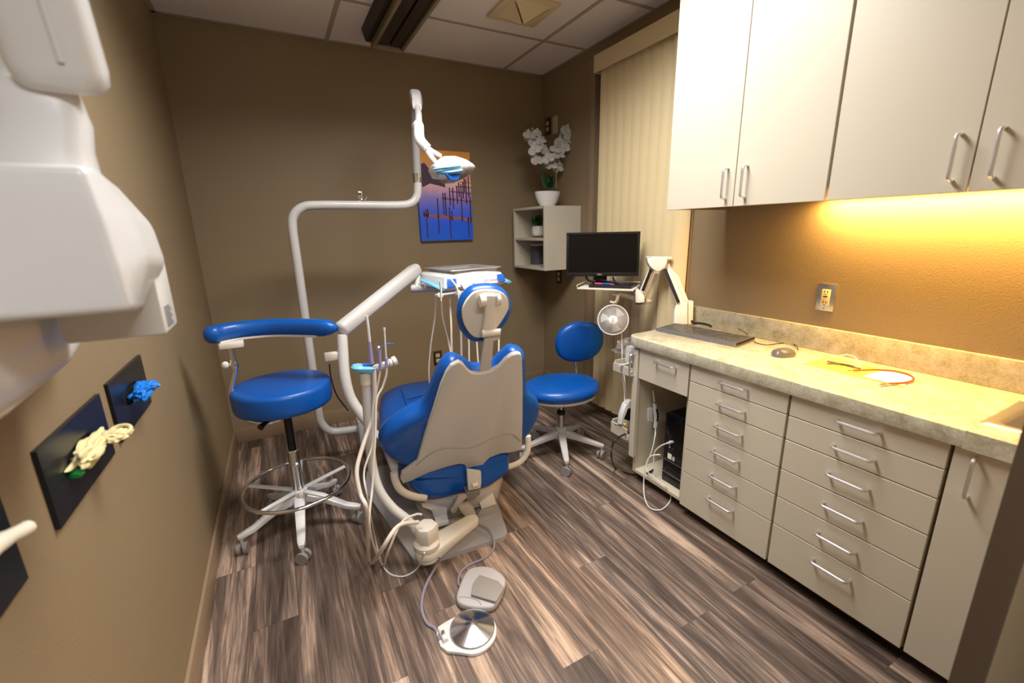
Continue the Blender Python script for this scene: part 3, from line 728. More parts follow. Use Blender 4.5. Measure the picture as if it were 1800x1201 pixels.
# ================================================================== dental light on its pole
t = thing('dental_light', 'white operating light hanging from a bent white floor pole', 'dental light', (.103, 2.65, 0))
PX, PY = .103, 2.65
bm = new(); tube(bm, [(.37, 2.62, .19), (.26, 2.63, .19), (.16, 2.645, .20), (.112, 2.65, .26), (PX, PY, .36), (PX, PY, .8), (PX, PY, 1.2), (PX, PY, 1.38), (.118, 2.649, 1.45), (.17, 2.646, 1.492), (.25, 2.64, 1.50), (.45, 2.62, 1.50), (.66, 2.605, 1.50), (.735, 2.60, 1.512), (.772, 2.60, 1.55), (.781, 2.60, 1.60), (.782, 2.60, 1.66)], .0235, 16, 6)
put('pole', bm, M_pole, t)
bm = new(); cyl(bm, (PX, PY, 1.0), (PX, PY, 1.012), .0245); 
bm.free()
bm = new(); box(bm, (.30, 2.56, .06), (.46, 2.68, .26), .02); put('pole_mount', bm, M_grey, t)
bm = new(); tube(bm, [(.782, 2.60, 1.63), (.79, 2.60, 1.85), (.805, 2.60, 2.09)], .0235, 16); put('upper_sleeve', bm, mat('sleeve_grey', srgb(160, 157, 154), .4), t)
bm = new(); lathe(bm, [(.0245, 0), (.0245, .05)], (.781, 2.60, 1.625), 16); put('chrome_collar', bm, M_chrome, t)
top = V(.803, 2.60, 2.03)
e1 = on_y(736, 222, 2.12); e0 = on_y(735, 182, 2.50)
bm = new(); loft(bm, [sellipse(c, V(a, 0, 0), V(0, b*.3, b), 20, 3.5) for c, a, b in ((top+V(0, .03, .03), .022, .04), (top+V(0, .0, .03), .032, .055), (on_y(732, 172, 2.50), .031, .045), (on_y(733, 185, 2.44), .024, .028))]); put('arm_knuckle', bm, M_white, t)
bm = new(); tube(bm, [e0+V(0, .03, 0), e0.lerp(e1, .5), e1], .0165, 14); put('light_arm', bm, M_white, t)
e2 = on_y(738, 245, 2.08); e3 = on_y(751, 262, 2.07); 
bm = new(); tube(bm, [e1+V(0, .03, .004), e1, e2, e3], .0235, 16); put('elbow_sleeve', bm, M_white, t)
f0 = e3; fa = on_y(771, 272, 2.09); fb = on_y(769, 292, 2.03)
bm = new(); tube(bm, [e3-(e3-e2)*.1, e3.lerp(fa, .4), fa+V(.01, 0, -.004)], [.016, .009], 10); put('fork_arm', bm, M_white, t)
bm = new(); tube(bm, [e3-(e3-e2)*.1, e3.lerp(fb, .5)+V(-.004, 0, 0), fb+V(.008, 0, 0)], [.017, .009], 10); put('fork_arm', bm, M_white, t)
hc = on_y(795, 294, 2.05)
tip = on_y(832, 293, 2.05); bk_ = on_y(757, 297, 2.05); dx = (tip-bk_).normalized(); L_ = (tip-bk_).length
zn = V(0, 0, 1); dy_ = V(0, 1, 0)
def hsec(f, a, up, dn, dz=0, n=20):
    c = bk_.lerp(tip, f)+V(0, 0, dz); out = []
    for k in range(n):
        q = 2*math.pi*k/n; s_ = math.sin(q)
        out.append(c+dy_*math.cos(q)*a+zn*(s_*(up if s_ > 0 else dn)))
    return out
bm = new(); loft(bm, [hsec(*q) for q in ((.02, .05, .012, .02), (.1, .085, .026, .045), (.28, .105, .05, .05), (.5, .105, .05, .05), (.72, .085, .036, .04), (.9, .055, .018, .022, -.002), (1, .025, .006, .008, -.004))]); lh = put('light_head', bm, M_white, t)
bm = new(); loft(bm, [hsec(*q) for q in ((.3, .10, -.035, .068), (.5, .098, -.03, .068), (.75, .08, -.015, .05), (.93, .045, -.008, .03))]); put('lens_shield', bm, M_steel, lh)
bm = new(); tube(bm, [bk_+V(-.012, -.08, -.012), bk_.lerp(tip, .2)+V(0, -.112, -.010), bk_.lerp(tip, .45)+V(0, -.118, -.008)], [.006, .007], 10, flat=(1.5, .8)); put('film_grip', bm, M_film, lh)
bm = new(); tube(bm, [bk_+V(.004, -.07, -.026), bk_.lerp(tip, .25)+V(0, -.112, -.030), bk_.lerp(tip, .5)+V(0, -.114, -.026)], [.007, .009], 10, flat=(1.3, 1)); put('film_grip', bm, M_film, lh)
bm = new(); prism(bm, [bk_.lerp(tip, f)+V(0, -.112, z) for f, z in ((.14, -.034), (.5, -.038), (.40, -.066), (.24, -.064))], (0, .02, 0), .004); put('film_grip', bm, M_film2, lh)
# hook clip on the horizontal pole
t2 = thing('pole_clip', 'small chrome hook clip on top of the horizontal light pole', 'hook', (.46, 2.62, 1.524))
bm = new(); box(bm, (.448, 2.615, 1.524), (.472, 2.625, 1.572), .004); put('clip_plate', bm, M_chrome, t2)
bm = new(); tube(bm, [(.462, 2.612, 1.53), (.475, 2.60, 1.528), (.488, 2.60, 1.54), (.488, 2.60, 1.56)], .004, 8); put('hook', bm, M_chrome, t2)

# ================================================================== delivery unit
t = thing('delivery_unit', 'white dental delivery unit on a long slanted arm with hanging handpieces', 'delivery unit', (.22, 2.0, 0))
bm = new(); tube(bm, [at(648, 745, 1.98), at(632, 725, 1.97), at(615, 697, 1.96), at(606, 660, 1.95), at(603, 620, 1.95), at(601, 590, 1.95)], .0235, 16); put('arm_post', bm, M_pole, t)
bm = new(); tube(bm, [at(600, 600, 1.95), at(600, 588, 1.95)], .019, 14, smooth=False); put('post_joint', bm, M_grey, t)
a, b = at(602, 578, 1.96), at(731, 474, 2.32); d_ = (b-a).normalized(); s_ = d_.cross(V(0, 0, 1)).normalized(); n_ = s_.cross(d_)
bm = new(); loft(bm, [sellipse(a.lerp(b, f), s_*w_, n_*h_, 24, 3) for f, w_, h_ in ((-.035, .016, .014), (-.02, .029, .029), (.0, .034, .034), (.5, .034, .0345), (.96, .033, .0345), (1.02, .027, .029), (1.035, .014, .016))]); put('spring_arm', bm, M_pole, t)
bm = new(); box(bm, at(572, 634, 1.93)-V(.0, .0, .0), at(572, 634, 1.93)+V(.001, .001, .001)); bm.free()
ha = at(573, 627, 1.93); bm = new(); box(bm, ha-V(.008, .018, .02), ha+V(.075, .018, .016), .006); put('holder_bracket', bm, M_cream, t)
M_bhose = mat('dark_blue_tube', srgb(24, 24, 60), .4)
bm = new(); tube(bm, [at(579, 640, 1.94), at(582, 665, 1.95), at(592, 695, 1.98), at(612, 722, 2.02)], .0035, 6); put('thin_tube', bm, M_bhose, t)
# console
cs_ = at(812, 488, 2.36); ang = math.radians(10); U = V(math.cos(ang), math.sin(ang), 0); W = V(-math.sin(ang), math.cos(ang), 0); Z = V(0, 0, 1)
def K(u, w_, z): return cs_+U*u+W*w_+Z*z
bm = new()
loft(bm, [[K(-w_, -.13-e, z), K(-w_*.5, -.145-e, z+.004), K(0, -.15-e, z+.006), K(w_*.5, -.145-e, z+.004), K(w_, -.13-e, z), K(w_, .14, z), K(-w_, .14, z)] for w_, e, z in ((.165, .0, -.042), (.19, .012, -.030), (.175, -.01, .022), (.16, -.03, .034))]); con = put('console', bm, M_white, t, angle=25)
for s in (-1, 1):
    bm = new(); tube(bm, [K(s*.205, -.15, -.03), K(s*.21, -.04, -.010), K(s*.205, .06, .0)], .011, 10, flat=(1.5, .7)); put('film_handle', bm, M_film, con)
    bm = new(); prism(bm, [K(s*.18, -.152, -.026), K(s*.13, -.158, -.024), K(s*.125, -.147, .014), K(s*.172, -.137, .016)], (0, -.006, .002), .002); put('film_pad', bm, M_film2, con)
text('console_lettering', 'DCI Series', .018, M_bluetext, K(.07, -.166, -.008), U, V(0, 0.25, 1), con)
bm = new(); tube(bm, [at(722, 507, 2.30), at(760, 506, 2.33), at(800, 508, 2.40)], .022, 12); put('console_arm', bm, M_grey, t)
bm = new(); tube(bm, [at(735, 486, 2.32), at(733, 506, 2.30)], .017, 12, smooth=False); put('arm_pivot', bm, M_grey, t)
def kp(x, y, d=2.08): return at(620+x/6.004, 440+y/6.004, d)
bm = new(); tube(bm, [kp(900, 478), kp(1060, 455), kp(1250, 432), kp(1500, 405, 2.14)], .0055, 8); put('holder_bar', bm, M_white, t)
bm = new(); prism(bm, [kp(1150, 365, 2.10), kp(1215, 345, 2.10), kp(1260, 420, 2.10), kp(1190, 432, 2.10)], W*.02, .003); put('bar_bracket', bm, M_white, t)
for x, y, top_ in ((920, 480, ((932, 540), (933, 440), (930, 370), (925, 335))), (1110, 455, ((1120, 520), (1110, 440), (1090, 380), (1035, 312))), (1290, 430, ((1295, 500), (1290, 420), (1280, 350))), (1470, 410, ((1475, 480), (1470, 400), (1450, 350)))):
    bm = new(); lathe(bm, [(.006, -.018), (.014, -.012), (.0165, 0), (.014, .010), (.006, .014)], kp(x, y), 14, Matrix.Rotation(math.radians(70), 3, 'X')); hold = put('handpiece_holder', bm, M_white, t)
    bm = new(); tube(bm, [kp(*q, 2.055) for q in top_], [.0045, .0075], 10); put('handpiece', bm, M_alu, hold)
def hose(name, pts, r, m, parent, n=8):
    bm = new(); tube(bm, pts, r, n, 8); return put(name, bm, m, parent)
hose('hose', [at(766, 518, 2.10), at(764, 560, 2.18), at(757, 610, 2.23), at(754, 660, 2.26), at(762, 690, 2.3), at(800, 690, 2.3)], .004, M_hose, t)
hose('hose', [at(775.5, 528, 2.06), at(778, 560, 2.12), at(788, 600, 2.2), at(794, 630, 2.2), at(800, 670, 2.2), at(815, 690, 2.25)], .004, M_hose, t)
hose('hose', [at(790, 525, 2.25), at(793, 570, 2.25), at(795, 630, 2.25), at(805, 680, 2.28), at(820, 690, 2.3)], .0055, M_hose, t)
hose('hose', [at(806.5, 526, 2.06), at(810, 580, 2.14), at(812, 640, 2.2), at(820, 680, 2.25), at(840, 690, 2.3)], .0055, M_hose, t)
hose('hose', [at(822, 540, 2.25), at(824, 600, 2.25), at(826, 650, 2.25), at(835, 680, 2.3)], .0045, M_hose, t)
hose('hose', [at(836, 540, 2.25), at(838, 600, 2.25), at(842, 650, 2.25), at(850, 680, 2.3)], .0045, M_hose, t)
hose('hose', [at(878, 540, 2.25), at(877, 590, 2.25), at(876, 640, 2.25), at(872, 680, 2.3)], .0045, M_hose, t)
tr = thing('instrument_tray', 'shiny metal instrument tray resting on the dental console', 'tray', K(0, .02, .036))
bm = new()
def rect(a, b, z, r=.02):
    out = []
    for sx, sy, a0 in ((1, -1, -90), (1, 1, 0), (-1, 1, 90), (-1, -1, 180)):
        for k in range(5):
            q = math.radians(a0+90*k/4); out.append(K(.02+sx*(a-r)+r*math.cos(q), .02+sy*(b-r)+r*math.sin(q), z))
    return out
loft(bm, [rect(.135, .125, .0355), rect(.150, .14, .050), rect(.160, .15, .052), rect(.159, .149, .054), rect(.147, .137, .0525), rect(.133, .123, .038)]); put('tray_body', bm, mat('tray_steel', srgb(235, 235, 238), .38, metal=.85), tr)

# ================================================================== assistant suction stand
t = thing('suction_stand', 'white suction post with holder and hoses left of the dental chair', 'suction stand', (A_.x, A_.y, 0))
Ys = 1.66
bm = new(); tube(bm, [V(A_.x, A_.y, .115), on_y(720, 918, 1.56), on_y(690, 893, 1.60), on_y(666, 860, 1.63), on_y(654, 815, Ys), on_y(649, 760, Ys), on_y(645, 700, Ys), on_y(643, 662, Ys)], .0185, 14); put('post', bm, M_pole, t)
bm = new(); tube(bm, [on_y(643.5, 675, Ys), on_y(642, 655, Ys)], .021, 14, smooth=False); put('post_cap', bm, M_cream, t)
zp = zz(600, 540, 5.46)
def sp(x, y, Y=Ys): p_ = zp(x, y); return on_y(p_[0], p_[1], Y)
bm = new(); c_ = sp(222, 592); loft(bm, [sellipse(c_+V(0, 0, dz), V(a, -.004, -.006*1), V(.0, b, .0), 20, 2.6) for dz, a, b in ((-.016, .02, .018), (-.008, .04, .028), (.006, .047, .032), (.014, .040, .026), (.017, .02, .012))]); pad = put('touch_pad', bm, M_film, t)
bm = new(); prism(bm, [c_+V(a, b, .0165-a*.13) for a, b in ((-.008, -.022), (.034, -.02), (.036, .008), (-.004, .010))], (0, 0, .003), .001); put('key_panel', bm, M_film2, pad)
bm = new(); tube(bm, [sp(320, 592), sp(400, 560), sp(505, 515)], .0125, 14); put('holder_bar', bm, M_white, t)
for (x, y) in ((345, 585), (405, 562), (468, 535)):
    bm = new(); q = sp(x, y); lathe(bm, [(.0125, -.008), (.0155, -.006), (.0155, .006), (.0125, .008)], q, 16, Matrix.Rotation(math.radians(90), 3, 'Y') @ Matrix.Rotation(math.radians(-10), 3, 'X')); put('holder_ring', bm, M_cream, t)
bm = new(); lathe(bm, [(.010, -.006), (.019, -.004), (.019, .010), (.010, .012)], sp(505, 520), 16, Matrix.Rotation(math.radians(70), 3, 'Y')); put('end_knob', bm, M_white, t)
M_lav = mat('lavender_film', srgb(150, 140, 190), .25, coat=.3)
def tool(pts, r, m): bm = new(); tube(bm, [sp(*q, Ys-.02) for q in pts], r, 10, smooth=True); return put('suction_tip', bm, m, t)
tool(((243, 85), (258, 200), (272, 330)), .0052, M_white); tool(((270, 330), (283, 450), (293, 540)), [.0055, .0085], M_lav)
tool(((412, 200), (420, 330), (430, 490)), .0032, M_white); tool(((412, 198), (414, 230)), .0042, M_white); tool(((430, 488), (434, 575)), .006, M_lav)
tool(((362, 400), (368, 500), (376, 600)), [.0075, .0055], M_lav)
bm = new(); ball(bm, sp(358, 398, Ys-.02), (.009, .009, .011)); put('syringe_head', bm, M_steel, t)
tool(((365, 392), (420, 365), (465, 348), (505, 358)), .0016, M_film2)
hose('hose', [sp(312, 560, Ys-.02), sp(318, 700, Ys-.02), on_y(658, 705, Ys-.02), on_y(653, 740, Ys-.02), on_y(636, 790, 1.6), on_y(627, 830, 1.56), on_y(634, 870, 1.52), on_y(645, 900, 1.48), on_z(648, 980, .025), on_z(655, 990, .02), on_y(672, 965, 1.42), on_y(700, 925, 1.44), on_y(735, 918, 1.47)], .008, M_hose, t, 10)
hose('hose', [sp(374, 610, Ys-.02), sp(360, 700, Ys-.02), sp(340, 800, Ys-.02), on_y(656, 720, Ys-.03), on_y(655, 780, 1.6), on_y(640, 830, 1.56), on_y(647, 880, 1.52), on_z(660, 950, .06), on_z(676, 1000, .006), on_z(705, 1014, .005), on_z(733, 1000, .012), on_y(746, 972, 1.44)], .0035, M_hose, t)
hose('hose', [sp(436, 580, Ys-.02), sp(430, 660, Ys-.02), sp(395, 770, Ys-.02), on_y(662, 705, Ys-.03), on_y(660, 760, 1.6), on_y(655, 850, 1.55), on_y(650, 930, 1.48), on_z(672, 993, .006), on_y(682, 970, 1.43), on_y(705, 920, 1.48), on_y(730, 905, 1.5), on_y(742, 905, 1.49)], .0045, M_hose, t)
# ================================================================== stools
_caster = {}
def caster(parent, c, ang, m=M_caster):
    # twin-wheel caster resting on the floor at c
    c = Vector((c[0], c[1], 0)); dd = V(math.cos(ang), math.sin(ang), 0); sd = V(-dd.y, dd.x, 0)
    bm = new()
    for s in (-1, 1): tube(bm, [c+sd*s*.005+V(0, 0, .027), c+sd*s*.021+V(0, 0, .027)], .027, 18, smooth=False)
    o = put('caster', bm, m, parent, angle=50)
    o['kind'] = 'stuff'; del o['kind']
    bm = new(); box(bm, c-sd*.0045+dd*-.02+V(0, 0, .03), c+sd*.0045+dd*.02+V(0, 0, .031)); bm.free()
    bm = new(); cyl(bm, c+V(0, 0, .03), c+V(0, 0, .075), .007, n=10); put('caster_stem', bm, M_grey, o)
def star_base(t, ctr, r, a0, zh, m, zend=.078):
    for k in range(5):
        a = a0+2*math.pi*k/5; d_ = V(math.cos(a), math.sin(a), 0); s_ = V(-d_.y, d_.x, 0); c = V(ctr[0], ctr[1], 0)
        bm = new()
        loft(bm, [sellipse(c+d_*q+V(0, 0, z), s_*w_, V(0, 0, h_), 12, 4) for q, z, w_, h_ in ((.02, zh, .026, .022), (r*.4, zh-.018, .022, .018), (r*.8, zend+.018, .018, .013), (r*.97, zend+.008, .016, .011), (r*1.05, zend+.006, .010, .008))])
        leg = put('leg', bm, m, t)
        caster(leg, c+d_*r, a+1.1)
# tall stool with armrest
sc = V(-.048, 2.067, 0)
t = thing('assistant_stool', 'tall round blue stool with chrome foot ring and curved arm support', 'stool', sc)
star_base(t, sc, .255, math.radians(-94), .165, M_white)
bm = new(); lathe(bm, [(.034, .13), (.036, .15), (.036, .20), (.028, .205)], sc, 20); put('hub', bm, M_white, t)
bm = new(); lathe(bm, [(.024, .20), (.024, .40), (.020, .405)], sc, 20); put('lower_column', bm, M_chrome, t)
bm = new(); lathe(bm, [(.017, .40), (.017, .60)], sc, 18); put('upper_column', bm, M_black, t)
bm = new(); lathe(bm, [(.024, .58), (.026, .59), (.024, .616), (.10, .619), (.10, .6265)], sc, 20); put('seat_mount', bm, M_steel, t)
bm = new(); lathe(bm, [(.15, .626), (.182, .627), (.192, .632), (.196, .642), (.1975, .66), (.1975, .708), (.1945, .719), (.187, .7255), (.175, .728), (.10, .731), (.01, .732)], sc, 48); put('seat', bm, M_blue, t, angle=60)
RZ = .235
ring = put('foot_ring', tube(new(), [sc+V(.225*math.cos(2*math.pi*k/16), .225*math.sin(2*math.pi*k/16), RZ) for k in range(16)], .0085, 10, 4, True), M_chrome, t)
for k in range(5):
    a = math.radians(-60+72*k); d_ = V(math.cos(a), math.sin(a), 0); s_ = V(-d_.y, d_.x, 0)
    bm = new(); prism(bm, [sc+d_*.03+s_*.012+V(0, 0, RZ-.038), sc+d_*.219+s_*.009+V(0, 0, RZ-.006), sc+d_*.219-s_*.009+V(0, 0, RZ-.006), sc+d_*.03-s_*.012+V(0, 0, RZ-.038)], (0, 0, .009), .002); put('ring_spoke', bm, M_white, ring)
bm = new(); q = sc+V(.012, -.04, .19); ball(bm, q, (.021, .012, .021), 14, 8); put('lock_knob', bm, M_cream, t)
# arm support
arc = [on_z(x, y, .965) for x, y in ((362, 592), (390, 585), (430, 579), (480, 575), (530, 575), (592, 577))]
bm = new(); P_ = catmull(arc, 6); secs = []
for i, p_ in enumerate(P_):
    tg = (P_[min(i+1, len(P_)-1)]-P_[max(i-1, 0)]).normalized(); sd = tg.cross(V(0, 0, 1)).normalized(); f = i/(len(P_)-1)
    e = min(1, (min(f, 1-f)*16+.12))**.5; secs.append(sellipse(p_, sd*.034*e, V(0, 0, .036*e), 18, 2.6))
loft(bm, secs); ar = put('arm_pad', bm, M_blue, t, angle=70)
bm = new(); secs = []
for i, p_ in enumerate(P_[3:-3]):
    j = i+3; tg = (P_[j+1]-P_[j-1]).normalized(); sd = tg.cross(V(0, 0, 1)).normalized(); secs.append(sellipse(p_-V(0, 0, .034), sd*.028, V(0, 0, .006), 12, 5))
loft(bm, secs); put('arm_plate', bm, M_cream, ar)
pb = on_y(402, 611, 2.08)
bm = new(); box(bm, pb+V(-.03, -.03, .0), pb+V(.055, .02, .022), .003); put('arm_bracket', bm, M_cream, ar)
bm = new(); tube(bm, [pb+V(.008, -.005, .005), pb+V(.008, -.005, -.08)], .0125, 14, smooth=False); put('arm_post', bm, M_chrome, t)
bm = new(); tube(bm, [pb+V(.008, -.005, -.05), pb+V(.008, -.005, -.10), on_y(406, 690, 2.07), on_y(416, 720, 2.06), on_y(438, 739, 2.05), on_y(468, 743, 2.04), on_y(492, 737, 2.05)], .0105, 12); put('arm_tube', bm, M_chrome, t)
bm = new(); lathe(bm, [(.015, -.014), (.018, 0), (.015, .014)], pb+V(.008, -.005, -.075), 14); put('clamp_collar', bm, M_chrome, t)
bm = new(); ball(bm, pb+V(-.022, -.01, -.07), (.014, .012, .016)); put('clamp_knob', bm, M_cream, t)
bm = new(); tube(bm, [sc+V(-.02, -.03, .602), sc+V(-.08, -.10, .595), sc+V(-.10, -.125, .588)], [.005, .013], 10); put('height_lever', bm, M_black, t)

# operator stool with backrest
sc = V(1.401, 2.033, 0)
t = thing('operator_stool', 'low blue stool with oval backrest on five grey casters by the blind', 'stool', sc)
star_base(t, sc, .248, math.radians(-117), .14, M_grey)
bm = new(); lathe(bm, [(.034, .10), (.036, .13), (.033, .175), (.024, .18)], sc, 20); put('hub', bm, M_grey, t)
bm = new(); lathe(bm, [(.022, .18), (.022, .28), (.018, .285)], sc, 18); put('lower_column', bm, M_steel, t)
bm = new(); lathe(bm, [(.013, .28), (.013, .385)], sc, 16); put('upper_column', bm, M_chrome, t)
bm = new(); lathe(bm, [(.0225, .262), (.026, .266), (.026, .285), (.0185, .292)], sc, 16); put('column_ring', bm, M_black, t)
so = []
for k in range(40):
    a = 2*math.pi*k/40; r_ = 1+.05*math.cos(2*a+.6); so.append(sc+V(.225*r_*math.cos(a), .205*r_*math.sin(a), .395))
bm = new(); puff(bm, so, (0, 0, 1), .075, .045, .012); put('seat', bm, M_blue, t, angle=70)
so2 = [sc+V((p_-sc).x*.90, (p_-sc).y*.90, .383) for p_ in so]
bm = new(); prism(bm, so2, (0, 0, .014), .003); put('seat_pan', bm, M_cream, t)
bc_ = on_y(1015, 598, 2.20); bn = V(.22, .95, .10).normalized(); bu = V(0, 0, 1).cross(bn).normalized()*-1; bw = bn.cross(bu).normalized()
if bw.z < 0: bw = -bw
bo = []
for k in range(40):
    a = 2*math.pi*k/40; bo.append(bc_+bu*math.copysign(abs(math.cos(a))**.88, math.cos(a))*.163+bw*math.copysign(abs(math.sin(a))**.88, math.sin(a))*.135)
bm = new(); puff(bm, bo, -bn, .062, .032, .014); put('backrest', bm, M_blue, t, angle=70)
bm = new(); tube(bm, [bc_+bn*.012-bw*.08, bc_+bn*.014-bw*.15, V(bc_.x+.005, bc_.y+.012, .44), V(bc_.x-.01, bc_.y-.005, .39), V(bc_.x-.08, bc_.y-.05, .372), V(sc.x, sc.y, .372)], .011, 10); put('back_bar', bm, M_chrome, t)

# ================================================================== foot controls
t = thing('foot_pedal', 'grey plastic foot switch pedal on the floor', 'foot pedal', (.52, 1.29, 0))
po = [on_z(x, y, .004) for x, y in ((827, 1008), (850, 1004), (868, 1008), (884, 1020), (889, 1032), (882, 1055), (868, 1075), (845, 1077), (815, 1073), (803, 1063), (806, 1045), (815, 1022))]
bm = new(); prism(bm, catmull(po, 3, True), (0, 0, .026), .008, 3); put('body', bm, mat('pedal_grey', srgb(172, 168, 168), .5), t)
po = [on_z(x, y, .034) for x, y in ((843, 1013), (876, 1024), (887, 1036), (872, 1061), (828, 1048), (832, 1028))]
bm = new(); prism(bm, po, (0, 0, .008), .003); put('tread_plate', bm, mat('tread_grey', srgb(136, 130, 124), .6), t)
bm = new(); tube(bm, [on_z(x, y, .0305) for x, y in ((806, 1050), (820, 1050), (840, 1056), (846, 1064))], .001, 6); put('body_groove', bm, M_dgrey, t)
cd = [cv(zt_(1350, 610), -.13), on_z(858, 930, .045), on_z(868, 950, .028), on_z(866, 968, .008), on_z(848, 983, .006), on_z(822, 995, .005), on_z(808, 1010, .005), on_z(806, 1025, .008), on_z(810, 1032, .015)]
hose('cord', cd, .0045, M_cord, t)
t = thing('foot_control', 'round chrome foot control disc with a white base on the floor', 'foot control', (.42, 1.15, 0))
dc = on_z(830, 1115, 0); 
bo_ = []
for k in range(28):
    a = math.radians(-170+300*k/27); bo_.append(V(dc.x+.088*math.cos(a), dc.y+.088*math.sin(a), 0))
bo_ = [V(dc.x+.085*math.cos(math.radians(a)), dc.y+.085*math.sin(math.radians(a)), 0) for a in range(-115, 96, 10)]+[V(dc.x-.06, dc.y+.082, 0), V(dc.x-.098, dc.y+.075, 0), V(dc.x-.112, dc.y+.05, 0), V(dc.x-.115, dc.y+.0, 0), V(dc.x-.10, dc.y-.03, 0), V(dc.x-.07, dc.y-.05, 0)]
bm = new(); prism(bm, bo_, (0, 0, .014), .004); put('base', bm, M_white, t)
bm = new(); lathe(bm, [(.070, .018), (.0765, .0185), (.0775, .0205), (.0765, .0225), (.05, .030), (.025, .0375), (.003, .044)], V(dc.x+.004, dc.y+.006, 0), 56)
M_disc = mat('spun_steel', srgb(225, 225, 228), .16, metal=1); put('disc', bm, M_disc, t, angle=25)
bm = new(); lathe(bm, [(.05, .0145), (.05, .018)], V(dc.x+.004, dc.y+.006, 0), 24); put('disc_gasket', bm, M_dgrey, t)
bm = new(); tube(bm, [V(dc.x-.096, dc.y+.062, .017), V(dc.x-.094, dc.y+.002, .019)], [.008, .010], 10, smooth=False); put('toggle_housing', bm, M_white, t)
bm = new(); lathe(bm, [(.006, 0), (.006, .012), (.004, .015)], V(dc.x-.094, dc.y+.028, .024), 10); put('toggle', bm, M_steel, t)
hose('cord', [on_y(773, 978, 1.47), on_z(770, 990, .03), on_z(757, 1012, .006), on_z(745, 1040, .006), on_z(741, 1070, .006), on_z(750, 1095, .006), on_z(765, 1106, .006), V(dc.x-.108, dc.y+.02, .012)], .0055, M_cord, t)

# ================================================================== corner shelf and its things
t = thing('corner_shelf', 'cream open cube shelf mounted in the back corner', 'shelf', (1.88, 2.95, 1.054))
sx0, sx1, sy0, sy1, sz0, sz1 = 1.719, XR-.001, 2.719, 3.185, 1.054, 1.511
for nm, lo, hi in (('side_panel', (sx0, sy0, sz0), (sx1, sy0+.018, sz1)), ('side_panel', (sx0, sy1-.018, sz0), (sx1, sy1, sz1)), ('top_panel', (sx0, sy0+.0181, sz1-.018), (sx1, sy1-.0181, sz1)), ('bottom_panel', (sx0, sy0+.0181, sz0), (sx1, sy1-.0181, sz0+.018)), ('back_panel', (sx1-.008, sy0+.0181, sz0+.0181), (sx1, sy1-.0181, sz1-.0181)), ('shelf_board', (sx0+.004, sy0+.0181, 1.268), (sx1-.009, sy1-.0181, 1.286))):
    o = put(nm, box(new(), lo, hi, .001, 1), M_cab, t, smooth=False)
    if nm == 'side_panel' and lo[1] > 3:
        for k in range(13):
            z = sz0+.05+k*.03
            if abs(z-1.277) > .015: put('peg_hole', lathe(new(), [(.0028, 0), (.0028, .0006)], (sx0+.05, sy1-.0183, z), 8, Matrix.Rotation(math.radians(90), 3, 'X')), M_ink, o, smooth=False)

pc = V(1.86, 2.90, 1.5115)
t = thing('orchid_plant', 'white orchid in a white oval bowl on the corner shelf', 'plant', pc)
bm = new(); lathe(bm, [(.045, 0), (.058, .004), (.082, .04), (.099, .085), (.104, .108), (.099, .108), (.090, .085), (.05, .05)], pc, 36, None, 1.0, .72); put('bowl', bm, M_pot, t)
bm = new(); lathe(bm, [(.088, .0), (.088, .006)], pc+V(0, 0, .086), 24, None, 1, .7); put('moss', bm, M_leaf2, t, smooth=False)
zo = zz(900, 210, 7.51)
Yo = pc.y
def op(x, y, dy=0): p_ = zo(x, y); return on_y(p_[0], p_[1], Yo+dy)
stems = [[(430, 905), (415, 700), (395, 520), (330, 380), (250, 240), (225, 110)], [(545, 905), (560, 740), (600, 560), (690, 380), (780, 200), (850, 60)]]
for s in stems:
    bm = new(); tube(bm, [op(*q) for q in s], [.004, .0018], 8); put('flower_stem', bm, M_leaf, t)
bm = new(); tube(bm, [op(585, 905), op(583, 700), op(585, 620)], .003, 8); put('support_stick', bm, mat('bamboo_stick', srgb(150, 150, 80), .6), t)
def leaf(base, tip, wd, m, nm='leaf'):
    base, tip = Vector(base), Vector(tip); d_ = tip-base; sd = d_.cross(V(.3, 1, 0)).normalized(); nn = sd.cross(d_).normalized()
    bm = new(); rows = []
    for k in range(9):
        f = k/8; w_ = wd*(math.sin(math.pi*min(1, f*.92+.06))**.7); c = base+d_*f+nn*.02*math.sin(f*2.2)
        rows.append([bm.verts.new(c-sd*w_+nn*w_*.25), bm.verts.new(c), bm.verts.new(c+sd*w_+nn*w_*.25)])
    for a, b in zip(rows, rows[1:]):
        for j in (0, 1): bm.faces.new((a[j], a[j+1], b[j+1], b[j]))
    bmesh.ops.solidify(bm, geom=list(bm.faces), thickness=.0012)
    return put(nm, bm, m, t)
for b_, tp, w_ in (((430, 900), (415, 640), .012), ((450, 900), (430, 660), .013), ((480, 900), (550, 720), .016), ((510, 900), (500, 720), .017), ((470, 900), (440, 700), .012), ((540, 900), (520, 760), .018)):
    leaf(op(*b_), op(*tp), w_, M_leaf2 if w_ > .0135 else M_leaf)
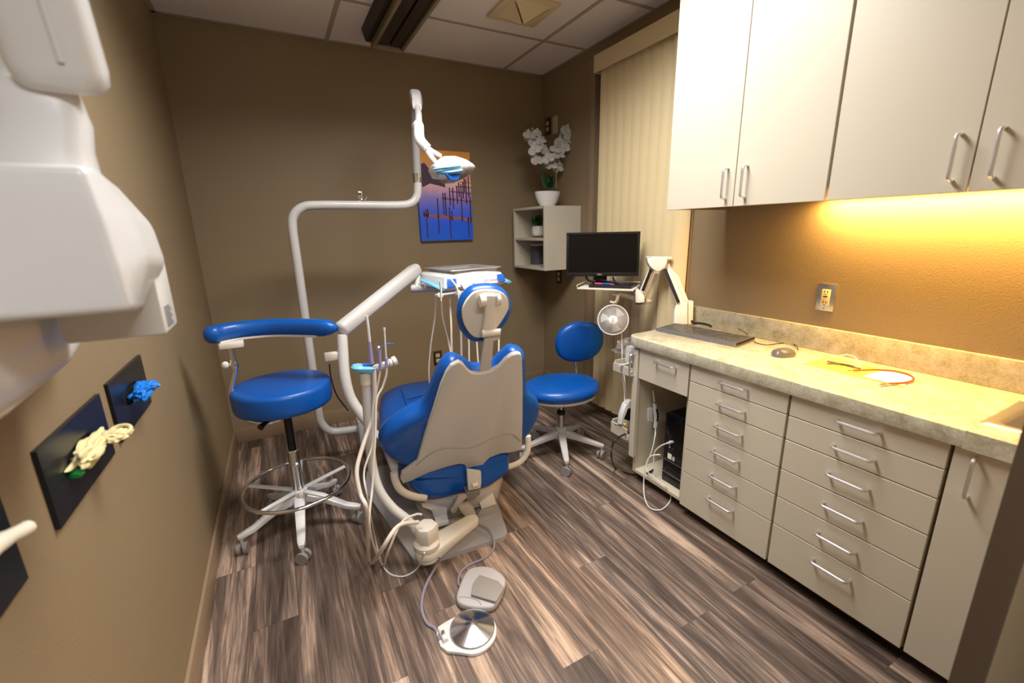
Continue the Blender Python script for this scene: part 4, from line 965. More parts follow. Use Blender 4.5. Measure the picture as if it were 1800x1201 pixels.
def flower(c, face, s, rz):
    face = Vector(face).normalized(); a1 = face.cross(V(0, 0, 1)).normalized(); a2 = a1.cross(face).normalized()
    root = None
    bm = new(); ball(bm, c+face*.006*s, (.006*s, .006*s, .006*s), 8, 6)
    root = put('flower', bm, mat('orchid_lip', srgb(225, 215, 170), .5), t)
    for ang_, ln, wd in ((90, 1.0, .62), (210, .95, .55), (330, .95, .55), (15, 1.05, 1.0), (165, 1.05, 1.0)):
        q = math.radians(ang_+rz); d_ = a1*math.cos(q)+a2*math.sin(q); sd = face.cross(d_)
        bm = new(); rows = []; L_ = .046*s*ln; W_ = .029*s*wd
        for k in range(6):
            f = k/5; w_ = W_*math.sin(math.pi*(f*.86+.10))**.6
            cc = c+d_*L_*f+face*(.010*s*f*f*(1 if wd < .9 else -.2)+.002)
            rows.append([bm.verts.new(cc-sd*w_-face*.004*s*f), bm.verts.new(cc+face*.002*s), bm.verts.new(cc+sd*w_-face*.004*s*f)])
        for a, b in zip(rows, rows[1:]):
            for j in (0, 1): bm.faces.new((a[j], a[j+1], b[j+1], b[j]))
        bmesh.ops.solidify(bm, geom=list(bm.faces), thickness=.0008)
        put('petal', bm, M_petal, root, angle=80)
fl_ = [(230, 215, 1.0), (330, 190, .8), (285, 300, 1.0), (385, 280, .95), (215, 270, .8), (300, 410, 1.0), (340, 350, .9), (435, 420, 1.0), (330, 545, 1.05), (400, 570, .95), (480, 520, 1.0), (520, 610, 1.05), (610, 640, 1.1), (580, 560, .9), (620, 470, 1.05), (570, 400, .9), (690, 390, 1.0), (640, 300, .95), (720, 160, 1.1), (765, 215, 1.05), (690, 240, 1.0), (755, 285, .8), (600, 330, .8)]
random.seed(11)
for i, (x, y, s) in enumerate(fl_):
    flower(op(x, y, random.uniform(-.045, .02)), (random.uniform(-.7, .3), -1, random.uniform(-.1, .55)), s, random.uniform(-30, 30))
for x, y in ((195, 148), (270, 122), (770, 85)):
    bm = new(); ball(bm, op(x, y), (.006, .006, .009), 8, 6); put('bud', bm, M_bud, t)
for x, y in ((238, 75), (195, 112), (848, 88), (810, 40), (852, 40), (830, 130)):
    bm = new(); ball(bm, op(x, y), (.0045, .0045, .007), 8, 6); tube(bm, [op(x, y), op(x+(10 if x < 500 else -20), y+50)], .001, 5, smooth=False); put('bud', bm, M_leaf2, t)

pp = V(1.86, 3.03, 1.287)
t = thing('potted_plant', 'small green plant in a white pot with wooden feet', 'plant', pp)
bm = new(); lathe(bm, [(.038, .012), (.048, .02), (.054, .04), (.050, .075), (.044, .088), (.040, .088), (.040, .075)], pp, 24); put('pot', bm, M_pot, t)
bm = new(); lathe(bm, [(.034, .008), (.040, .012), (.047, .022), (.034, .022)], pp, 24); put('pot_base', bm, M_wood, t)
for k in range(3):
    a = math.radians(30+120*k); q = pp+V(.028*math.cos(a), .028*math.sin(a), 0); put('foot', cyl(new(), q, q+V(0, 0, .012), .004, .007, 8), M_wood, t)
for k in range(46):
    a = random.uniform(0, 6.28); r_ = random.uniform(.02, .055); b_ = pp+V(.02*math.cos(a), .02*math.sin(a), .082); leaf(b_, pp+V(r_*math.cos(a), r_*math.sin(a), random.uniform(.115, .175)), .0055, M_leaf if k % 2 else mat('bright_leaf', srgb(90, 150, 40), .45))
sp_ = V(1.86, 3.03, 1.0725)
t = thing('speaker', 'grey cloth cylinder speaker with a white top on the lower shelf', 'speaker', sp_)
def rr(a, b, z, r=.03): return [sp_+V(x, y, z) for x, y in [(sx*(a-r)+r*math.cos(math.radians(a0+90*k/4)), sy*(b-r)+r*math.sin(math.radians(a0+90*k/4))) for sx, sy, a0 in ((1, -1, -90), (1, 1, 0), (-1, 1, 90), (-1, -1, 180)) for k in range(5)]]
loft(bm := new(), [rr(.055, .055, .006), rr(.055, .055, .152)]); put('grille', bm, M_cloth, t)
loft(bm := new(), [rr(.052, .052, .152), rr(.0555, .0555, .153), rr(.0555, .0555, .160), rr(.05, .05, .163)]); put('top', bm, M_pot, t)
loft(bm := new(), [rr(.050, .050, 0), rr(.0535, .0535, .0058)]); put('base', bm, M_pot, t)

# ================================================================== monitor on its arm
t = thing('monitor_mount', 'cream folding monitor arm clamped to the worktop end', 'monitor arm', (1.95, 1.6, ZW))
zm = zz(970, 390, 5.46)
def ma(x, y, d): p_ = zm(x, y); return at(p_[0], p_[1], d)
def mp(nm, pts, d, vec, m, bev=.004, par=None):
    bm = new(); prism(bm, [ma(x, y, d) for x, y in pts], vec, bev); return put(nm, bm, m, par or t)
fw_ = V(.468, .884, 0)
mp('arm_foot', ((1172, 985), (1178, 860), (1200, 800), (1240, 772), (1305, 768), (1305, 985)), 2.38, fw_*.02, M_white)
mp('arm_foot_side', ((1308, 985), (1308, 765), (1362, 762), (1355, 985)), 2.39, fw_*.05, M_cream)
bm = new(); tube(bm, [ma(1230, 790, 2.41), ma(1090, 420, 2.46)], .026, 4, smooth=False); put('lower_arm', bm, M_white, t, smooth=False)
bm = new(); tube(bm, [ma(1285, 780, 2.43), ma(1135, 400, 2.48)], .022, 4, smooth=False); put('lower_arm_side', bm, M_cream, t, smooth=False)
bm = new(); tube(bm, [ma(1215, 775, 2.375), ma(1085, 455, 2.425)], .009, 6, smooth=False); put('spring_slot', bm, M_black, t)
bm = new(); tube(bm, [ma(860, 690, 2.50), ma(975, 420, 2.46)], .024, 4, smooth=False); put('upper_arm', bm, M_white, t, smooth=False)
bm = new(); tube(bm, [ma(872, 665, 2.46), ma(955, 455, 2.425)], .009, 6, smooth=False); put('spring_slot', bm, M_black, t)
bm = new(); tube(bm, [ma(920, 745, 2.53), ma(1010, 500, 2.49)], .016, 4, smooth=False); put('upper_arm_side', bm, M_cream, t, smooth=False)
mp('knuckle_cover', ((918, 345), (1110, 345), (1108, 395), (1085, 440), (1045, 470), (1010, 475), (975, 458), (940, 425), (922, 385)), 2.41, fw_*.045, M_white)
mp('knuckle_top', ((918, 335), (1155, 335), (1155, 365), (1110, 365), (918, 345)), 2.42, fw_*.05, M_cream)
mp('elbow_cover', ((798, 650), (830, 645), (870, 675), (890, 715), (892, 770), (850, 780), (805, 778)), 2.47, fw_*.04, M_white)
mp('elbow_cap', ((812, 779), (872, 779), (868, 796), (815, 797)), 2.475, fw_*.03, M_black)
bm = new(); tube(bm, [ma(940, 760, 2.54), ma(890, 765, 2.52)], .02, 6, smooth=False); put('elbow_link', bm, M_cream, t)
bm = new(); tube(bm, [ma(810, 735, 2.51), ma(730, 715, 2.53), ma(640, 690, 2.55)], .016, 8, smooth=False, flat=(1, 1)); put('tray_link', bm, M_cream, t)
hose('power_cable', [ma(800, 660, 2.47), ma(730, 620, 2.49), ma(640, 590, 2.52), ma(540, 575, 2.56), ma(460, 560, 2.60)], .0065, M_black, t)
hose('power_cable', [ma(640, 595, 2.52), ma(600, 565, 2.54), ma(588, 530, 2.56)], .005, M_black, t)
hose('power_cable', [ma(330, 530, 2.62), ma(345, 555, 2.6), ma(390, 575, 2.58), ma(420, 565, 2.58)], .007, M_black, t)
hose('power_cable', [ma(1335, 940, 2.40), ma(1360, 970, 2.38), ma(1430, 975, 2.36), ma(1500, 990, 2.33), ma(1529, 1005, 2.3)], .006, M_black, t)
# tray
ty = [ma(242, 640, 2.52), ma(700, 658, 2.46), ma(800, 620, 2.62), ma(320, 590, 2.74)]
zt2 = sum(p_.z for p_ in ty[:2])/2
ty = [on_z(*zm(*q), zt2) for q in ((242, 648), (690, 665))]
eu = (ty[1]-ty[0]).normalized(); ev = V(-eu.y, eu.x, 0)
ty = [ty[0], ty[1]+eu*.05, ty[1]+eu*.05+ev*.24, ty[0]+ev*.24]
bm = new(); prism(bm, ty, (0, 0, .008), .002); tray_ = put('monitor_tray', bm, M_cream, t)
bm = new(); tube(bm, [ty[0]+V(0, 0, .012), ty[0]+V(0, 0, .024), ty[3]+V(0, 0, .024), ty[2]+V(0, 0, .024)], .0028, 6, smooth=False); put('tray_rail', bm, M_cream, tray_)
TB = ty[0]+V(0, 0, .0085)
# monitor
def tp(a, b, z=0): return TB+eu*a+ev*b+V(0, 0, z)
mo = thing('monitor', 'black widescreen computer monitor switched off beside the corner shelf', 'monitor', tp(.17, .12))
mc = [at(993, 411, 2.60), at(1121, 408, 2.54), at(1117.5, 486, 2.56), at(995, 486, 2.62)]
mu = ((mc[1]-mc[0]).normalized()+(mc[2]-mc[3]).normalized()).normalized(); mw_ = (mc[1]-mc[0]).length; mh = ((mc[0]-mc[3]).length+(mc[1]-mc[2]).length)/2
mn = mu.cross(V(0, 0, 1)).normalized()     # towards viewer
if mn.dot(ray(1050, 450)) > 0: mn = -mn
o0 = mc[3]; mv = V(0, 0, 1)
def mq(a, b, d=0): return o0+mu*a+mv*b+mn*d
def mbox(nm, a0, a1, b0, b1, d0, d1, m, par, bev=.002):
    bm = new(); prism(bm, [mq(a0, b0, d0), mq(a1, b0, d0), mq(a1, b1, d0), mq(a0, b1, d0)], mn*(d1-d0), bev); return put(nm, bm, m, par)
cab_ = mbox('casing', 0, mw_, 0, mh, -.045, -.008, M_black, mo, .006)
bz_ = .014
for nm, q in (('bezel', (0, mw_, mh-bz_, mh)), ('bezel', (0, mw_, 0, .021)), ('bezel', (0, bz_, .021, mh-bz_)), ('bezel', (mw_-bz_, mw_, .021, mh-bz_))):
    mbox(nm, *q, -.008, .002, M_black, mo, .0015)
mbox('screen', bz_, mw_-bz_, .021, mh-bz_, -.008, -.004, M_screen, mo, 0)
text('bezel_lettering', 'DELL', .013, M_grey, mq(mw_*.47, .0105, .0022), mu, mv, mo)
mbox('stand_neck', mw_*.39, mw_*.58, -.055, .04, -.07, -.045, M_black, mo, .003)
bm = new(); prism(bm, [tp(a, b) for a, b in ((.06, .03), (.30, .03), (.31, .20), (.05, .20))], (0, 0, .016), .004); put('stand_base', bm, M_black, mo)
pn = thing('pen', 'slim pink and blue pen lying on the monitor base', 'pen', tp(.13, .05, .0165))
bm = new(); tube(bm, [tp(.09, .055, .0215), tp(.135, .05, .0215)], .0045, 8, smooth=False); put('cap', bm, M_pink, pn)
bm = new(); tube(bm, [tp(.1352, .05, .0215), tp(.185, .045, .0215)], .0045, 8, smooth=False); put('barrel', bm, M_film2, pn)
bm = new(); tube(bm, [tp(.1852, .045, .0215), tp(.205, .043, .0215)], [.0045, .001], 8, smooth=False); put('tip', bm, M_pink, pn)

# clip fan hanging below the tray
fc = at(1077.5, 562.5, 2.50); fn = (CAM-fc).normalized(); fu = fn.cross(V(0, 0, 1)).normalized()*-1; fv = fn.cross(fu).normalized()
if fv.z < 0: fv = -fv
FR = Matrix((fu, fv, fn)).transposed()
fan = thing('clip_fan', 'small white clip-on fan hanging under the monitor tray', 'fan', fc)
def fp(a, r, d): return fc+fu*math.cos(a)*r+fv*math.sin(a)*r+fn*d
R0 = .085
bm = new(); tube(bm, [fp(2*math.pi*k/24, R0, .0) for k in range(24)], .004, 8, 2, True); put('cage_rim', bm, M_white, fan)
bm = new()
for k in range(44):
    a = 2*math.pi*k/44; tube(bm, [fp(a, .022, .022), fp(a+.12, .055, .020), fp(a+.2, R0, .002)], .0012, 4, 2)
g_ = put('front_grille', bm, M_white, fan); g_['kind'] = 'stuff'
bm = new(); lathe(bm, [(.0835, -.0045), (.080, -.014), (.06, -.030), (.03, -.037), (.029, -.0355), (.058, -.0285), (.078, -.013), (.0815, -.0045)], fc, 36, FR); put('rear_shade_shell', bm, M_mgrey, fan)  # grey shell added so the gaps between grille wires read as shadow
bm = new(); lathe(bm, [(.024, .018), (.024, .024), (.015, .028), (.002, .029)], fc, 24, FR); hubc = put('badge', bm, M_pot, fan)
text('badge_lettering', 'Holmes', .0095, M_bluetext, fc+fn*.0292, fv*-1, fu, hubc)
for k in range(3):
    a = 2*math.pi*k/3+.5; bm = new(); rows = []
    for q in range(5):
        r_ = .015+.055*q/4; sp2 = .55+.25*q/4
        rows.append([bm.verts.new(fp(a+s*sp2, r_, -.004+s*.010)) for s in (-.5, 0, .5, 1)])
    for A1, B1 in zip(rows, rows[1:]):
        for j in range(3): bm.faces.new((A1[j], A1[j+1], B1[j+1], B1[j]))
    bmesh.ops.solidify(bm, geom=list(bm.faces), thickness=.001); put('blade', bm, M_pot, fan)
bm = new(); lathe(bm, [(.02, -.075), (.026, -.06), (.026, -.038), (.016, -.006), (.014, .0)], fc, 18, FR); put('motor', bm, M_white, fan)
zf = zz(1000, 490, 10.92)
def fz(x, y, d): p_ = zf(x, y); return at(p_[0], p_[1], d)
bm = new(); tube(bm, [fz(880, 540, 2.53), fz(860, 500, 2.53), fz(850, 460, 2.52)], .009, 8); put('neck', bm, M_white, fan)
bm = new(); prism(bm, [fz(x, y, 2.49) for x, y in ((810, 285), (960, 285), (965, 310), (940, 390), (905, 465), (850, 478), (790, 460), (785, 430), (830, 430), (880, 440), (900, 400), (905, 330), (815, 312))], fw_*.03, .002); put('clip_jaw', bm, M_white, fan)
bm = new(); tube(bm, [fz(985, 260, 2.50), fz(950, 340, 2.50), fz(935, 420, 2.51), fz(900, 470, 2.52)], .006, 8); put('clip_spring', bm, M_cream, fan)
hose('fan_cord', [fz(960, 530, 2.54), fz(985, 700, 2.56), fz(1010, 1000, 2.56), at(1094, 640, 2.52), at(1097, 660, 2.5), at(1102, 700, 2.48)], .0028, M_wcord, fan)

# ================================================================== worktop things
def zk(x, y, z=ZW+.002): return on_z(1130+x/6, 560+y/6, z)
kb = thing('keyboard', 'black computer keyboard wrapped in clear plastic film', 'keyboard', (1.8, 1.4, ZW))
kq = [zk(135, 130), zk(990, 305), zk(1180, 232), zk(262, 70)]
kq[3] = kq[0]+(kq[2]-kq[1])
bm = new(); prism(bm, kq, (0, 0, .016), .004); put('key_deck', bm, M_black, kb)
ku = (kq[1]-kq[0]); kv = (kq[3]-kq[0])
kproto = None
for r_ in range(5):
    nk = 15
    for c in range(nk):
        f = (c+.5)/nk*.94+.03; v_ = .12+r_*.165+.05
        p_ = kq[0]+ku*f+kv*v_+V(0, 0, .0185)
        if kproto is None:
            bm = new(); e1_ = ku.normalized()*.0115; e2_ = kv.normalized()*.0095
            prism(bm, [p_-e1_-e2_-V(0, 0, .002), p_+e1_-e2_-V(0, 0, .002), p_+e1_+e2_-V(0, 0, .002), p_-e1_+e2_-V(0, 0, .002)], (0, 0, .004)); kproto = put('key', bm, M_black, kb, smooth=False)
        else: inst(kproto, 'key', p_, kb)
def crumple(pts_grid, amp, seed):
    bm = new(); rows = []
    for j, row in enumerate(pts_grid):
        rows.append([bm.verts.new(p_+V(0, 0, abs(noise.noise(p_*38+V(seed, 0, 0)))*amp)) for p_ in row])
    for a, b in zip(rows, rows[1:]):
        for i in range(len(a)-1): bm.faces.new((a[i], a[i+1], b[i+1], b[i]))
    return bm
grid = []
for j in range(13):
    row = []
    for i in range(41):
        f, g2 = -.03+1.06*i/40, -.22+1.35*j/12
        edge = g2 < 0 or g2 > 1 or f < 0 or f > 1
        row.append(kq[0]+ku*f+kv*g2+V(0, 0, .003 if edge else .0225))
    grid.append(row)
put('film_wrap', crumple(grid, .007, 3), M_wrap, kb, angle=10)
ms = thing('computer_mouse', 'dark computer mouse wrapped in clear film beside the keyboard', 'mouse', zk(1505, 400))
mc_ = zk(1500, 400, ZW+.0005); md = (zk(1640, 350)-zk(1380, 370)).normalized()
bm = new(); mu_ = V(md.x, md.y, 0).normalized(); ms_ = V(-mu_.y, mu_.x, 0)
loft(bm, [sellipse(mc_+ms_*.01+V(0, 0, z), mu_*a, ms_*b, 20, 2.6) for z, a, b in ((.001, .046, .030), (.012, .049, .032), (.024, .042, .027), (.031, .026, .016))]); put('mouse_body', bm, mat('mouse_dark', srgb(52, 44, 44), .3), ms)
bm = new(); 
grid = [[mc_+ms_*.01+mu_*(.056*math.cos(a)*s)+ms_*(.038*math.sin(a)*s)+V(0, 0, z) for a in [2*math.pi*k/24 for k in range(25)]] for s, z in ((1.15, .001), (1.0, .016), (.85, .028), (.5, .034), (.1, .035))]
bm.free(); put('film_wrap', crumple(grid, .006, 9), M_wrap, ms, angle=10)
hose('cable', [zk(1635, 335, ZW+.012), zk(1620, 290, ZW+.008), zk(1540, 262), zk(1430, 265), zk(1310, 278), zk(1220, 265), zk(1175, 245)], .0018, M_black, ms)
hose('cable', [zk(1115, 190, ZW+.02), on_z(1306, 582, ZW+.03), on_z(1290, 576, ZW+.02), on_z(1275, 577, ZW+.004)], .0018, M_black, ms)

def zg(x, y, z=ZW+.001): return on_z(1400+x/7.5, 600+y/7.5, z)
pa = thing('paper_sheets', 'yellow envelope with white paper under the safety glasses', 'paper', zg(700, 400))
bm = new(); prism(bm, [zg(80, 295, ZW+.0005), zg(420, 215, ZW+.0005), zg(1250, 400, ZW+.0005), zg(920, 505, ZW+.0005)], (0, 0, .0012)); put('yellow_envelope', bm, M_paper, pa, smooth=False)
bm = new(); prism(bm, [zg(870, 465, ZW+.0022), zg(1120, 390, ZW+.0022), zg(1590, 450, ZW+.0022), zg(1410, 590, ZW+.0022)], (0, 0, .0012)); put('white_card', bm, M_paperw, pa, smooth=False)
bm = new(); prism(bm, [zg(860, 472, ZW+.0018), zg(900, 455, ZW+.0018), zg(1440, 575, ZW+.0018), zg(1405, 600, ZW+.0018)], (0, 0, .0003)); put('envelope_flap', bm, M_paper, pa, smooth=False)
gl = thing('safety_glasses', 'clear safety glasses with dark folded temples on the yellow envelope', 'glasses', zg(640, 320))
ZG = ZW+.004
for s in (0, 1):
    pts = [zg(400, 250, ZG+.03), zg(520, 205, ZG+.04), zg(640, 200, ZG+.04)] if s == 0 else [zg(640, 200, ZG+.04), zg(760, 225, ZG+.036), zg(850, 330, ZG+.02)]
    bm = new(); rows = []
    P_ = catmull(pts, 6)
    for p_ in P_: rows.append([bm.verts.new(p_+V(0, 0, .004)), bm.verts.new(p_-V(.004, 0, .012)), bm.verts.new(V(p_.x-.008, p_.y, ZG+.003))])
    for a, b in zip(rows, rows[1:]):
        for j in (0, 1): bm.faces.new((a[j], a[j+1], b[j+1], b[j]))
    bmesh.ops.solidify(bm, geom=list(bm.faces), thickness=.0016); put('lens', bm, M_wrap, gl)
bm = new(); tube(bm, [zg(395, 262, ZG+.024), zg(420, 225, ZG+.034), zg(520, 192, ZG+.045), zg(640, 180, ZG+.045), zg(650, 175, ZG+.046), zg(760, 205, ZG+.043), zg(830, 280, ZG+.03), zg(860, 350, ZG+.016)], .0018, 6); put('brow_frame', bm, mat('clear_frame', srgb(245, 235, 210), .15), gl)
M_temple = mat('slate_temple', srgb(70, 72, 90), .4)
bm = new(); tube(bm, [zg(400, 262, ZG+.018), zg(560, 295, ZG+.012), zg(740, 330, ZG+.006), zg(760, 340, ZG+.004)], .003, 8, flat=(.6, 1.3)); put('temple', bm, M_temple, gl)
bm = new(); tube(bm, [zg(400, 295, ZG+.008), zg(600, 310, ZG+.006), zg(800, 355, ZG+.004), zg(850, 365, ZG+.003)], .003, 8, flat=(.6, 1.3)); put('temple', bm, M_temple, gl)
cl = thing('bib_clip', 'orange-red bib cord with metal clips curving over the paper', 'bib clip', zg(1200, 450))
bm = new(); tube(bm, [zg(740, 385, ZG+.003), zg(900, 380, ZG+.003), zg(1100, 378, ZG+.003), zg(1300, 395, ZG+.003), zg(1480, 440, ZG+.003), zg(1545, 490, ZG+.003), zg(1500, 530, ZG+.003), zg(1380, 550, ZG+.003), zg(1210, 558, ZG+.003)], .0032, 8); put('cord', bm, M_red, cl)
for p1, p2 in (((740, 385), (650, 390)), ((1210, 558), (1095, 575))):
    a, b = zg(*p1, ZG+.003), zg(*p2, ZG+.003)
    bm = new(); tube(bm, [a, b+V(0, 0, .004)], [.004, .002], 6, smooth=False, flat=(1.4, .5)); put('clip', bm, M_steel, cl)
    bm = new(); tube(bm, [a, b+V(0, 0, -.001)], [.004, .002], 6, smooth=False, flat=(1.4, .5)); put('clip', bm, M_steel, cl)

# ================================================================== side bins and curing device at the cabinet end
zs = zz(1060, 560, 5.006)
YS = 1.645
def sb(x, y, Y=YS): p_ = zs(x, y); return on_y(p_[0], p_[1], Y)
sh1 = thing('side_bin', 'cream wedge bin holding a white syringe on the cabinet end', 'bin', sb(200, 440))
za = sb(125, 370).z; zb = sb(125, 440).z
bx0, bx1, by1 = 1.47, 1.60, 1.72
def bin_(t, xa, xb, ya_, yb_, z0, z1):
    put('bin_floor', box(new(), (xa, ya_, z0), (xb, yb_, z0+.008)), M_cab, t, smooth=False)
    put('bin_wall', box(new(), (xa, yb_, z0), (xb, yb_+.008, z1)), M_cab, t, smooth=False)
    put('bin_wall', box(new(), (xa-.008, ya_, z0), (xa, yb_+.008, z1-.012)), M_cab, t, smooth=False)
    put('bin_wall', box(new(), (xa, ya_-.004, z0), (xb, ya_, z0+.022)), M_cab, t, smooth=False)
bin_(sh1, 1.548, 1.72, 1.618, 1.735, .60, .655)
sh2 = thing('side_bin', 'cream wedge bin holding the small white device near the floor', 'bin', (1.55, 1.67, .26))
bin_(sh2, 1.548, 1.72, 1.618, 1.735, .235, .31)
fm = thing('film_bag', 'crumpled clear plastic bag hanging at the worktop end', 'plastic bag', sb(170, 250, 1.70))
grid = []
bc0 = [(220, 165), (160, 195), (110, 245), (90, 290), (120, 330), (180, 335), (240, 310)]
tops = [sb(x, y, 1.70) for x, y in ((235, 160), (190, 175), (150, 200), (115, 240), (92, 285))]; bots = [sb(x, y, 1.70) for x, y in ((250, 300), (215, 325), (170, 338), (130, 335), (100, 310))]
bm = new(); rows = []
for a, b in zip(catmull(tops, 6), catmull(bots, 6)):
    rows.append([bm.verts.new(a.lerp(b, q/12)+V(0, -.03*math.sin(math.pi*q/12)+.03*noise.noise(a.lerp(b, q/12)*45), .0)) for q in range(13)])
for a, b in zip(rows, rows[1:]):
    for j in range(12): bm.faces.new((a[j], a[j+1], b[j+1], b[j]))
put('film', bm, M_wrap, fm, angle=10); 
M_wrap2 = M_wrap
dv = thing('syringe_holder', 'white plastic handpiece holder standing in the upper side bin', 'holder', (1.55, 1.69, .61))
bm = new(); prism(bm, [sb(x, y, 1.69) for x, y in ((235, 250), (275, 245), (290, 270), (270, 400), (225, 390))], V(0, .03, 0), .004); put('holder_body', bm, M_white, dv)
bm = new(); tube(bm, [sb(140, 412, 1.67), sb(190, 405, 1.67), sb(250, 385, 1.67)], .006, 8); put('syringe_tip', bm, M_white, dv)
hose('cable', [sb(150, 420, 1.68), sb(165, 500, 1.69), sb(185, 600, 1.69), sb(190, 680, 1.69), sb(188, 770, 1.68)], .0032, M_wcord, dv)
ap = thing('apex_locator', 'small white handheld dental device with dark screen in the lower bin', 'dental device', (1.55, 1.67, .265))
YA = 1.652
bm = new(); prism(bm, [sb(x, y, YA) for x, y in ((165, 900), (172, 850), (205, 760), (235, 728), (262, 720), (275, 735), (275, 985), (200, 970), (160, 940))], V(0, .035, 0), .005); put('body', bm, M_white, ap)
bm = new(); prism(bm, [sb(x, y, YA-.001) for x, y in ((185, 885), (222, 790), (262, 798), (235, 902))], V(0, .004, 0)); put('display', bm, M_gloss, ap, smooth=False)
bm = new(); lathe(bm, [(.009, 0), (.009, .008), (.004, .009)], sb(190, 938, YA), 14, Matrix.Rotation(math.radians(90), 3, 'X')); put('connector', bm, M_yellow, ap)
bm = new(); ball(bm, sb(210, 752, YA+.01), .010); put('knob', bm, M_orange, ap)
bm = new(); ball(bm, sb(253, 752, YA), .006); put('knob', bm, mat('red_button', srgb(150, 20, 20), .4), ap)
hose('lead', [sb(190, 938, YA-.008), sb(160, 935, YA-.02), sb(115, 940, YA-.01), sb(105, 930, YA+.01)], .002, M_black, ap)
pw = thing('power_cord', 'black power cord looping from the lower bin to the floor', 'cord', on_z(1090, 830, 0))
hose('cord', [sb(255, 1000, YA), sb(190, 1020, 1.62), sb(120, 1060, 1.60), on_y(1076, 785, 1.60), on_y(1075, 806, 1.59), on_z(1082, 823, .006), on_z(1105, 833, .006), on_z(1128, 834, .007), on_x(1138, 832, 1.60), on_x(1150, 825, 1.66)], .0045, M_black, pw)

# ================================================================== computer tower and cables in the open bay
ct = thing('computer_tower', 'black desktop computer tower inside the open cabinet bay', 'computer', (1.78, 1.36, ZB+.016))
tx, ty0, ty1, tz0, tz1 = 1.63, 1.285, 1.44, ZB+.0165, .445
bm = new(); box(bm, (tx+.006, ty0, tz0), (1.98, ty1, tz1), .004); put('case', bm, M_black, ct)
for z0, z1 in ((tz0, .118), (.121, .19), (.193, tz1)):
    put('front_panel', box(new(), (tx, ty0+.002, z0), (tx+.0055, ty1-.002, z1), .0015), M_gloss, ct)
for z in (.1195, .1915): put('trim_line', box(new(), (tx-.0005, ty0+.003, z-.0015), (tx+.005, ty1-.003, z+.0015)), M_steel, ct, smooth=False)
for k in range(3): put('port', box(new(), (tx-.0008, 1.398, .265+k*.016), (tx-.0001, 1.406, .275+k*.016)), M_grey, ct, smooth=False)
put('sticker', box(new(), (tx-.0006, 1.385, .205), (tx-.0001, 1.41, .235)), M_paperw, ct, smooth=False)
put('sticker', box(new(), (tx-.0006, 1.365, .205), (tx-.0001, 1.38, .228)), M_grey, ct, smooth=False)
ic = thing('scanner_wand', 'white intraoral camera wand clipped inside the open cabinet bay', 'camera wand', sb(460, 800, 1.56))
YI = 1.572
bm = new(); prism(bm, [sb(x, y, YI) for x, y in ((400, 795), (440, 785), (442, 915), (402, 905))], V(0, .011, 0), .003); put('clip', bm, M_white, ic)
bm = new(); tube(bm, [sb(440, 632, YI-.012), sb(448, 700, YI-.012), sb(453, 745, YI-.012)], [.0045, .0075], 10); put('wand_tip', bm, M_white, ic)
bm = new(); tube(bm, [sb(453, 745, YI-.012), sb(460, 820, YI-.013), sb(466, 890, YI-.013), sb(460, 958, YI-.012)], .0115, 12); put('wand_body', bm, M_white, ic)
bm = new(); tube(bm, [sb(472, 800, YI-.028), sb(482, 850, YI-.026), sb(478, 905, YI-.024)], .006, 8, flat=(.5, 1)); put('grip', bm, M_black, ic)
bm = new(); lathe(bm, [(.0095, -.003), (.0095, .003)], sb(454, 738, YI-.012), 12); put('band', bm, M_green, ic)
uc = thing('usb_cable', 'long white cable looping from the computer bay onto the floor', 'cable', on_z(1150, 890, 0))
def q4(x, y): return (1060+x/3.247, 530+y/3.247)
def cx_(x, y, X): return on_x(*q4(x, y), X)
hose('cable', [sb(460, 955, YI-.012), cx_(298, 760, 1.62), cx_(280, 850, 1.60), cx_(250, 930, 1.585), cx_(255, 975, 1.575), cx_(300, 1010, 1.572), cx_(350, 1055, 1.565), on_z(*q4(385, 1095), .03), on_z(*q4(380, 1145), .006), on_z(*q4(330, 1190), .006), on_z(*q4(270, 1180), .006), on_z(*q4(240, 1130), .012), cx_(232, 1050, 1.54), cx_(240, 960, 1.55), cx_(265, 890, 1.57), cx_(320, 875, 1.59), cx_(330, 885, 1.61)], .0032, M_wcord, uc)
hose('cable', [cx_(370, 808, 1.622), cx_(330, 825, 1.61), cx_(295, 860, 1.60), cx_(290, 920, 1.60), cx_(292, 980, 1.60), cx_(290, 1010, 1.60)], .0032, M_wcord, uc)
bm = new(); tube(bm, [cx_(368, 810, 1.622), cx_(400, 800, 1.6285)], .006, 8, smooth=False); put('plug', bm, M_white, uc)

